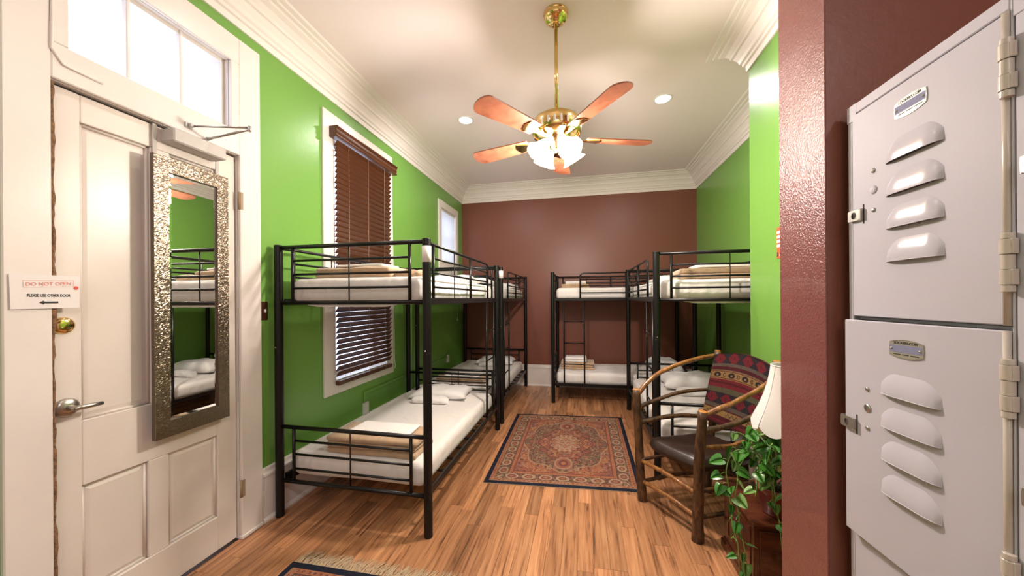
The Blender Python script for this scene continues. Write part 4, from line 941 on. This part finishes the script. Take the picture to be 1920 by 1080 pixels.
# woven back
nu, nv = 150, 110
bl_, br_ = Vector((.858, 2.762, .555)), Vector((1.045, 2.325, .555)); tl_, tr_ = Vector((.952, 2.782, 1.005)), Vector((1.122, 2.348, .992))
nrm = Vector((.91, .37, 0)).normalized()
def backp(u, v, off):
    p = (bl_*(1-u)+br_*u)*(1-v) + (tl_*(1-u)+tr_*u)*v; c = 4*u*(1-u)
    p = p + nrm * (0.030 * c + off) + Vector((0, 0, (0.040 * v - 0.018 * (1-v)) * c)); return p
V = [backp(i/nu, j/nv, -0.012) for i in range(nu+1) for j in range(nv+1)]; k_ = nv + 1
F = [(i*k_+j, i*k_+j+1, (i+1)*k_+j+1, (i+1)*k_+j) for i in range(nu) for j in range(nv)]; nf = len(F); o_ = len(V)
V += [backp(i/nu, j/nv, 0.012) for i in range(nu+1) for j in range(nv+1)]; F += [(o_+i*k_+j, o_+(i+1)*k_+j, o_+(i+1)*k_+j+1, o_+i*k_+j+1) for i in range(nu) for j in range(nv)]
for i in range(nu):
    for j in (0, nv): a = i*k_+j; b = (i+1)*k_+j; F.append((a, b, o_+b, o_+a))
for j in range(nv):
    for i in (0, nu): a = i*k_+j; F.append((a, a+1, o_+a+1, o_+a))
mb = MB(); mb.add(V, F, True); wv = mb.build('backrest', M['weave'], ch, label='woven back cloth with red, black and tan bands')
U, W_ = np.meshgrid((np.arange(nu)+.5)/nu, 1 - (np.arange(nv)+.5)/nv, indexing='ij')
K = dict(red=(.105,.012,.017), dred=(.055,.010,.013), blk=(.018,.014,.018), gry=(.075,.055,.045), tan=(.20,.115,.045), grn=(.065,.058,.032)); K = {k: np.array(v) for k, v in K.items()}
cc = np.zeros((nu, nv, 3)); cc[:] = K['dred']
def band(a, b, c): cc[(W_ >= a) & (W_ < b)] = K[c]
band(0, .15, 'blk'); band(.15, .19, 'gry'); band(.19, .235, 'dred'); band(.235, .25, 'gry'); band(.25, .37, 'tan'); band(.37, .49, 'red'); band(.41, .44, 'dred'); band(.49, .56, 'grn'); band(.56, .73, 'blk'); band(.73, .78, 'gry'); band(.78, .80, 'dred'); band(.80, .885, 'tan'); band(.885, 1.01, 'dred'); band(.94, .96, 'red')
cc[(np.abs(W_ - .257) < .004) | (np.abs(W_ - .362) < .004)] = K['dred']
for cy, off in ((.075, .0), (.645, .11)):                 # stepped red crosses
    px_ = ((U * 4.3 + off) % 1) - .5; X_, Y_ = np.abs(px_) * .105, np.abs(W_ - cy) * .46
    X_ = np.round(X_ / .006) * .006; Y_ = np.round(Y_ / .006) * .006
    mk = (X_ + Y_ < .044) & (Y_ < .036) & ~((X_ < .006) & (Y_ < .012)) & ~((np.abs(X_ - .018) < .004) & (Y_ > .024)); cc[mk & (np.abs(W_ - cy) < .082)] = K['red']
px_ = ((U * 4.3) % 1) - .5; q1 = (px_ / .24) ** 2 + ((W_ - .31) / .036) ** 2; cc[(q1 < 1) & ~((np.abs(px_) < .07) & (np.abs(W_ - .31) < .014))] = K['blk']
px_ = ((U * 4.3 + .5) % 1) - .5; q1 = (px_ / .10) ** 2 + ((W_ - .31) / .028) ** 2; cc[(q1 < 1) & (q1 > .35)] = K['blk']
zz = .843 + .022 * (np.abs(((U * 14) % 1) - .5) * 4 - 1); cc[(np.abs(W_ - zz) < .007) & (np.abs(((U * 3.2) % 1) - .5) < .33)] = K['blk']
cc *= (0.8 + .4 * vnoise(U * 60, W_ * 400, 6))[..., None]
ca = wv.data.color_attributes.new('pattern', 'FLOAT_COLOR', 'CORNER'); cols = np.ones((len(wv.data.loops), 4), dtype=np.float32); cols[:, :3] = K['dred']
cols[:nf*4, :3] = np.repeat(cc.reshape(-1, 3), 4, axis=0); cols[nf*4:nf*8, :3] = cols[:nf*4, :3]; ca.data.foreach_set('color', cols.ravel())

# ------------------------------------------------------------------ low cabinet, lamp, plant
cb_ = thing('low_cabinet', 'low dark cherry wood cabinet under the trailing plant, beside the pillar', 'cabinet', (.97, 2.0, 0))
MB().cbox((.784, 1.832, .05), (1.16, 2.178, .335), .003).build('body', M['cherry'], cb_)
tp = MB(); tp.cbox((.774, 1.817, .343), (1.172, 2.193, .362), .006).cbox((.779, 1.825, .334), (1.165, 2.186, .344), .003); tp.build('top', M['cherry'], cb_)
bs = MB(); bs.cbox((.770, 1.815, 0), (1.172, 2.195, .045), .004).cbox((.776, 1.823, .045), (1.168, 2.187, .060), .004); bs.build('plinth', M['cherry'], cb_)
for a, b, c, d in ((1.858, 1.895, .075, .32), (2.115, 2.152, .075, .32), (1.897, 2.113, .285, .32), (1.897, 2.113, .075, .11)): MB().cbox((.779, a, c), (.7845, b, d), .001).build('side_frame', M['cherry'], cb_)
MB().cbox((.782, 1.90, .262), (.7842, 2.11, .272), .001).build('shadow_slot', M['dark'], cb_)
MB().cbox((.81, 1.827, .075), (1.14, 1.8325, .32), .002).build('door_panel', M['cherry'], cb_)
MB().lathe((1.10, 1.827, .20), [(0.004, 0), (0.004, .010), (.010, .014), (.010, .02), (0, .023)], 14, 'Y', sgn=-1).build('knob', M['brass'], cb_)
LX, LY = 1.02, 2.03
lm = thing('table_lamp', 'table lamp with white bell-shaped scalloped shade, half hidden by the maroon pillar', 'lamp', (LX, LY, .362))
MB().lathe((LX, LY, .3625), [(0.0, 0), (.055, 0), (.055, .012), (.03, .022), (.016, .04), (.03, .07), (.045, .11), (.040, .16), (.018, .21), (.012, .24), (.014, .26), (.010, .30), (.010, .36), (0, .36)], 28).build('lamp_base', M['brass'], lm)
LX2, LY2 = 1.02, 1.99
pr = [(0.165, 0.0), (0.150, .035), (.128, .085), (.108, .14), (.092, .20), (.080, .26), (.075, .30)]
nn = 96; V = []
for off in (0, -.0025):
    for k, (r_, h_) in enumerate(pr):
        for q_ in range(nn):
            t = 2*PI*q_/nn; sc_ = abs(math.sin(t * 4)); f_ = 1 - k / (len(pr)-1)
            rr = (r_ + off) * (1 - 0.05 * sc_ * (0.4 + .6 * f_)); z_ = .775 + h_ - 0.038 * (sc_ ** .7) * max(0, 1 - h_ / .06)
            V.append((LX2 + rr*math.cos(t + .25), LY2 + rr*math.sin(t + .25), z_))
F = []
for L_ in (0, 1):
    o_ = L_*len(pr)*nn
    for i in range(len(pr)-1):
        for q_ in range(nn): a, b, c, d = o_+i*nn+q_, o_+i*nn+(q_+1) % nn, o_+(i+1)*nn+(q_+1) % nn, o_+(i+1)*nn+q_; F.append((a, b, c, d) if not L_ else (d, c, b, a))
mb = MB(); mb.add(V, F, True); sh_ = mb.build('lamp_shade', M['shade'], lm)
tr = MB(); ring = [(LX2 + .0765*math.cos(t), LY2 + .0765*math.sin(t), 1.075) for t in np.linspace(0, 2*PI, 40)]; tr.tube(ring, .0028, 6); tr.build('shade_trim', M['shade'], sh_)
tr = MB()
for k in range(8):
    t = PI * k / 4 + .25; tr.tube([(LX2 + (r_+.0008)*math.cos(t), LY2 + (r_+.0008)*math.sin(t), .775 + h_) for r_, h_ in pr], .0014, 5)
tr.build('shade_rib', M['shade'], sh_, kind='stuff')

PXc, PYc = .925, 1.925
pt = thing('potted_vine', 'trailing green heart-leaved vine in a dark red pot on the low cabinet', 'plant', (PXc, PYc, .3625))
MB().lathe((PXc, PYc, .3625), [(0, .0), (.058, 0), (.062, .01), (.078, .105), (.084, .107), (.086, .135), (.080, .137), (.074, .118), (0, .118)], 32).build('pot', M['pot'], pt)
MB().lathe((PXc, PYc, .3625), [(0.0, .119), (.073, .119), (.05, .126), (0, .129)], 20).build('soil', M['soil'], pt)
# leaf mesh: heart, tip along +x
def leaf_mesh(name, m_, fold, curl):
    n = 7; V = []; F = []
    wid = [0.0, .40, .50, .47, .36, .20, .0]; xs = [0.06, -.02, .14, .38, .64, .86, 1.05]
    V.append((0.06, 0, 0)); 
    for s in (1, -1):
        for i in range(1, 6):
            x = xs[i]; y = s * wid[i]; V.append((x, y, abs(y) * fold - curl * x * x)); V.append((x * .9 + .06, y * .5, abs(y) * .5 * fold * .6 - curl * x * x))
    for i in range(1, 6): x = xs[i] * .9 + .06; V.append((x, 0, -curl * x * x - .02))
    V.append((1.05, 0, -curl * 1.1))
    A = lambda s, i: 1 + (0 if s == 1 else 10) + (i-1)*2; Bm = lambda s, i: A(s, i) + 1; Cn = lambda i: 21 + (i-1); tip = 26
    for s in (1, -1):
        F.append((0, A(s, 1), Bm(s, 1))); F.append((0, Bm(s, 1), Cn(1)))
        for i in range(1, 5): F.append((A(s, i), A(s, i+1), Bm(s, i+1), Bm(s, i))); F.append((Bm(s, i), Bm(s, i+1), Cn(i+1), Cn(i)))
        F.append((A(s, 5), tip, Bm(s, 5))); F.append((Bm(s, 5), tip, Cn(5)))
    k = len(V); V = V + [(x, y, z - .012) for x, y, z in V]; F = F + [tuple(j + k for j in f[::-1]) for f in F]
    me = bpy.data.meshes.new(name); me.from_pydata(V, [], F); me.polygons.foreach_set('use_smooth', [True] * len(F)); me.materials.append(M[m_]); return me
LM = [leaf_mesh('leaf', 'leaf', .14, .12), leaf_mesh('leaf', 'leaf', -.06, .28), leaf_mesh('leaf', 'leaf2', .18, .10)]
rl = random.Random(12)
top = (PXc, PYc, .49)
vines = [ # hanging and arching stems
 [top, (.84, 1.93, .60), (.76, 1.92, .66), (.71, 1.90, .62), (.695, 1.89, .52), (.705, 1.89, .42), (.715, 1.88, .30), (.735, 1.87, .18), (.745, 1.86, .06)],
 [top, (.86, 1.90, .62), (.80, 1.88, .68), (.75, 1.87, .62), (.722, 1.86, .50), (.725, 1.85, .38), (.742, 1.84, .25), (.75, 1.83, .12)],
 [top, (.90, 1.88, .64), (.88, 1.86, .72), (.86, 1.84, .70), (.84, 1.80, .58), (.845, 1.79, .46)],
 [top, (.93, 1.90, .62), (.95, 1.86, .66), (.94, 1.81, .54), (.93, 1.78, .38), (.92, 1.775, .24), (.93, 1.77, .10)],
 [top, (.88, 1.85, .56), (.86, 1.80, .50), (.87, 1.785, .36), (.885, 1.78, .25), (.90, 1.78, .15)],
 [top, (.92, 1.95, .64), (.93, 1.94, .74), (.95, 1.92, .75)],
 [top, (.86, 1.97, .62), (.81, 1.98, .71), (.77, 1.97, .73)],
 [top, (.96, 1.88, .58), (1.0, 1.84, .60), (1.02, 1.79, .48), (1.01, 1.775, .32), (1.0, 1.77, .14)],
 [top, (.87, 1.87, .58), (.82, 1.83, .64), (.79, 1.80, .58), (.775, 1.79, .50)],
 [top, (.95, 1.86, .60), (.93, 1.82, .68), (.90, 1.79, .64), (.89, 1.78, .54), (.90, 1.775, .44)],
 [top, (.90, 1.95, .66), (.86, 1.93, .75), (.82, 1.90, .74), (.79, 1.88, .68)]]
def catmull(P, sub):
    P = [Vector(p) for p in P]; o = []
    for i in range(len(P) - 1):
        p0, p1, p2, p3 = P[max(i-1, 0)], P[i], P[i+1], P[min(i+2, len(P)-1)]
        for k in range(sub): t = k / sub; o.append(0.5 * ((2*p1) + (p2-p0)*t + (2*p0-5*p1+4*p2-p3)*t*t + (3*p1-p0-3*p2+p3)*t**3))
    o.append(P[-1]); return o
for vi, vn in enumerate(vines):
    C = catmull(vn, 6); C = [p + Vector((nz(p * 12), nz(p * 12 + Vector((5, 5, 5))), 0)) * 0.012 if 0 < i < len(C) - 1 else p for i, p in enumerate(C)]
    st = MB().tube(C, 0.0024, 6).build('stem', M['stem'], pt)
    step = 3 if vi != 1 else 2
    for i in range(4, len(C), step):
        p = C[i]; low = p.z < .36; sz = rl.uniform(.030, .070) * (0.85 if low else 1.0)
        an = rl.uniform(-2.9, -1.2) if rl.random() < .8 else rl.uniform(0, 2 * PI)
        if vi < 2 and not low: an = rl.uniform(-3.4, -1.6)
        out = Vector((math.cos(an), math.sin(an), 0)); tip = p + out * rl.uniform(.015, .035) + Vector((0, 0, rl.uniform(-.005, .025)))
        MB().tube([p, (p + tip) / 2 + Vector((0, 0, .006)), tip], 0.0015, 5).build('petiole', M['stem'], st)
        o = ref('leaf', rl.choice(LM), pt, tip); o.scale = (sz, sz * .95, sz); o.rotation_euler = (rl.uniform(-1.0, 1.0), rl.uniform(-.2, 1.2), an + rl.uniform(-1.3, 1.3))

# ------------------------------------------------------------------ lockers
def locker(y0, y1, label, ajar):
    x0 = .767; lk = thing('locker', label, 'locker', (.96, (y0+y1)/2, 0))
    bd = MB(); w_ = y1 - y0
    bd.cbox((x0 + .020, y0, .15), (1.15, y0 + .003, 1.968), .001).cbox((x0 + .020, y1 - .003, .15), (1.15, y1, 1.968), .001).box((1.146, y0 + .003, .15), (1.15, y1 - .003, 1.968))
    for z in (.15, .752, 1.358, 1.964): bd.box((x0 + .022, y0 + .003, z), (1.146, y1 - .003, z + .003))
    bd.build('body', M['locker'], lk)
    fr = MB(); fr.cbox((x0, y0, .15), (x0 + .02, y0 + .004, 1.97), .001).cbox((x0 + .001, y1 - .018, .15), (x0 + .02, y1, 1.945), .002).cbox((x0, y0 + .004, 1.943), (x0 + .02, y1, 1.972), .002)
    fr.cbox((x0 - .0008, y1 - .034, 1.925), (x0 + .004, y1 + .0006, 1.9725), .001)
    for z in (.15, .751, 1.357): fr.cbox((x0 + .016, y0 + .004, z - .002), (x0 + .02, y1 - .018, z + .006), .001)
    fr.build('frame', M['locker'], lk)
    for yy in (y0 + .02, y1 - .05):
        for xx in (x0 + .02, 1.10): MB().cbox((xx, yy, 0), (xx + .035, yy + .03, .15), .002).build('leg', M['locker'], lk)
    W_ = w_ - .027; YH = y0 + .008
    for di, (zb, zt) in enumerate(((1.365, 1.940), (.757, 1.355), (.158, .748))):
        ph = math.radians(3.2) if (ajar and di == 1) else 0.0
        c_, s_ = math.cos(ph), math.sin(ph); xh = x0 - (.001 if di != 1 else .002)
        D = lambda p, c_=c_, s_=s_, xh=xh: (xh - p[0]*s_ - p[1]*c_, YH + p[0]*c_ - p[1]*s_, p[2])     # p along, q outward
        door = MB().cbox((0.004, -.016, zb), (W_, 0, zt), .0022).xf(D).build('door', M['locker'], lk)
        e_ = MB(); e_.tube([D((.002, -.001, zb)), D((.002, -.001, zt))], .0058, 12); e_.build('rolled_edge', M['hinge'], door)
        for k in range(4):
            zbot = zt - .181 - .0835 * k; lw, lh, dep = .145, .055, .0115; pa = .113; nu_, nv_ = 24, 10; P = []
            for i in range(nu_+1):
                for j in range(nv_+1):
                    u, v = i/nu_, j/nv_; d_ = min(u, 1-u) * lw; r_ = .042; e1 = math.sqrt(max(0, 1 - (1 - d_/r_)**2)) if d_ < r_ else 1
                    vtop = 1.0 - (0 if d_ >= r_ else .55 * (1 - d_/r_)**2); vv = v * vtop
                    P.append(D((pa + u*lw, .0002 + dep * e1 * max(0, 1 - v**1.9), zbot + vv*lh)))
            lo = MB().grid(P, nu_+1, nv_+1).build('louver', M['louver'], door)
            sl_ = MB(); poly = [(pa + u*lw, dep * (math.sqrt(max(0, 1 - (1 - min(u, 1-u)*lw/.042)**2)) if min(u, 1-u)*lw < .042 else 1)) for u in np.linspace(0, 1, 17)]
            sl_.prism(poly, -.0030, -.0002, lambda u, v, w: D((u, .0003 + v * .72, zbot + w + .0030))); sl_.build('louver_slot', M['dark'], lo)
            lip = MB().tube([D((pa + u*lw, .0002 + q__[1], zbot)) for u, q__ in zip(np.linspace(0, 1, 17), poly)], .0011, 6).build('louver_lip', M['locker'], lo)
        # name plate
        pc, zc, hw_, hh = .191, zt - .062, .0405, .0165
        ol = [(-hw_, -hh), *[(x, -hh - .007 * (1 - (x/hw_)**2)) for x in np.linspace(-hw_*.8, hw_*.8, 9)], (hw_, -hh), (hw_ + .0015, 0), (hw_, hh), *[(x, hh + .007 * (1 - (x/hw_)**2)) for x in np.linspace(hw_*.8, -hw_*.8, 9)], (-hw_, hh), (-hw_ - .0015, 0)]
        # text reads from the free edge (left in view) to the hinge
        Pf = lambda u, v, w: D((pc - u, .0002 + w, zc + v))
        np_ = MB().prism(ol, 0, .0016, Pf).build('name_plate', M['plate'], door)
        MB().prism([(-hw_ + .001, -.0085), (hw_ - .001, -.0085), (hw_ - .001, .0095), (-hw_ + .001, .0095)], .0016, .0020, Pf).build('plate_insert', M['platebl'], np_)
        text_mesh('LOCKERS.COM', .0082, M['blackink'], np_, lambda u, v, w: D((pc - u, .0021 + w, zc + .0125 + v)), sx=1.05, depth=.0003, bold=.00025)
        bo = MB()
        for sg__ in (1, -1):
            Q = [(x * .97, sg__ * (hh * .88 + .007 * (1 - (x/hw_)**2))) for x in np.linspace(-hw_, hw_, 13)]
            bo.tube([Pf(u, v, .0017) for u, v in Q], .0003, 4)
        for k in range(2): bo.box((0, 0, 0), (0, 0, 0)) if False else None
        bo.build('plate_line', M['blackink'], np_)
        for a_, b_ in ((-.030, -.012), (-.008, .008), (.012, .032)): MB().prism([(a_, -.0145), (b_, -.0145), (b_, -.0120), (a_, -.0120)], .0016, .0018, Pf).build('small_print', M['blackink'], np_)
        for u in (-hw_ + .006, hw_ - .006):
            cs_ = D((pc - u, .0016, zc)); MB().lathe(cs_, [(.0034, 0), (.0032, .0014), (.0018, .0026), (0, .003)], 12, 'X', sgn=-1).build('screw', M['steel'], np_)
        for dz, r_ in ((-.183, .0062), (-.234, .0115), (-.288, .0062)):
            MB().lathe(D((.298, .0, zt + dz)), [(r_, 0), (r_ * .93, .0018), (r_ * .6, .0032), (0, .0038)], 22, 'X', sgn=-1).build('rivet', M['steel' if r_ < .008 or di else 'locker'], door)
        # hasp
        zc = zt - .290; MB().box((.3300, -.001, zc - .027), (.3345, .0004, zc + .027)).xf(D).build('hasp_slot', M['dark'], door)
        h_ = MB(); sq = [(.333, zc - .0155), (.378, zc - .0155), (.378, zc + .0155), (.333, zc + .0155)]; nn = 24; O = []; I = []
        for k in range(nn):
            t = 2*PI*k/nn; cx_, cz_ = .3555, zc; I.append((cx_ + .0095*math.cos(t), cz_ + .0100*math.sin(t)))
            sc_ = 1 / max(abs(math.cos(t)) / .0215, abs(math.sin(t)) / .0155); O.append((cx_ + sc_*math.cos(t), cz_ + sc_*math.sin(t)))
        for q0, q1 in ((.007, .009),):
            V = [D((a, q0, b)) for a, b in O] + [D((a, q0, b)) for a, b in I] + [D((a, q1, b)) for a, b in O] + [D((a, q1, b)) for a, b in I]
            F = []
            for k in range(nn): j = (k+1) % nn; F += [(k, j, nn+j, nn+k), (2*nn+k, 3*nn+k, 3*nn+j, 2*nn+j), (k, 2*nn+k, 2*nn+j, j), (nn+k, nn+j, 3*nn+j, 3*nn+k)]
            h_.add(V, F)
        n0 = len(h_.v); h_.box((.332, .0, zc - .0155), (.334, .009, zc + .0155)).box((.3755, -.004, zc - .0155), (.377, .008, zc + .0155)); h_.xf(D, n0); h_.build('hasp', M['nickel'], door)
        # hinges
        for dz0, dz1 in ((-.050, -.160), (-.405, -.520)):
            hg = MB(); z = zt + dz0; cx_, cy_, _ = D((-.004, .004, 0)); seg = [(.011, .0088), (.028, .0104), (.028, .0088), (.028, .0104), (.013, .0088)]
            for hseg, r_ in seg: hg.lathe((cx_, cy_, z - hseg), [(0, 0), (r_ - .0006, 0), (r_, .0006), (r_, hseg - .0014), (r_ - .0006, hseg - .0008), (0, hseg - .0008)], 20, sharp=True); z -= hseg
            for k in (1, 3):
                z1 = zt + dz0 - (.011 if k == 1 else .067); hg.cbox((x0 - .010, YH - .0162, z1 - .028), (x0 + .0, YH - .004, z1), .001)
            hg.build('hinge', M['hinge'], door)
    return lk
locker(.797, 1.197, 'grey enamel three-door locker by the maroon pillar with its middle door ajar', True)
locker(.393, .7955, 'second grey locker at the right edge of the photo', False)
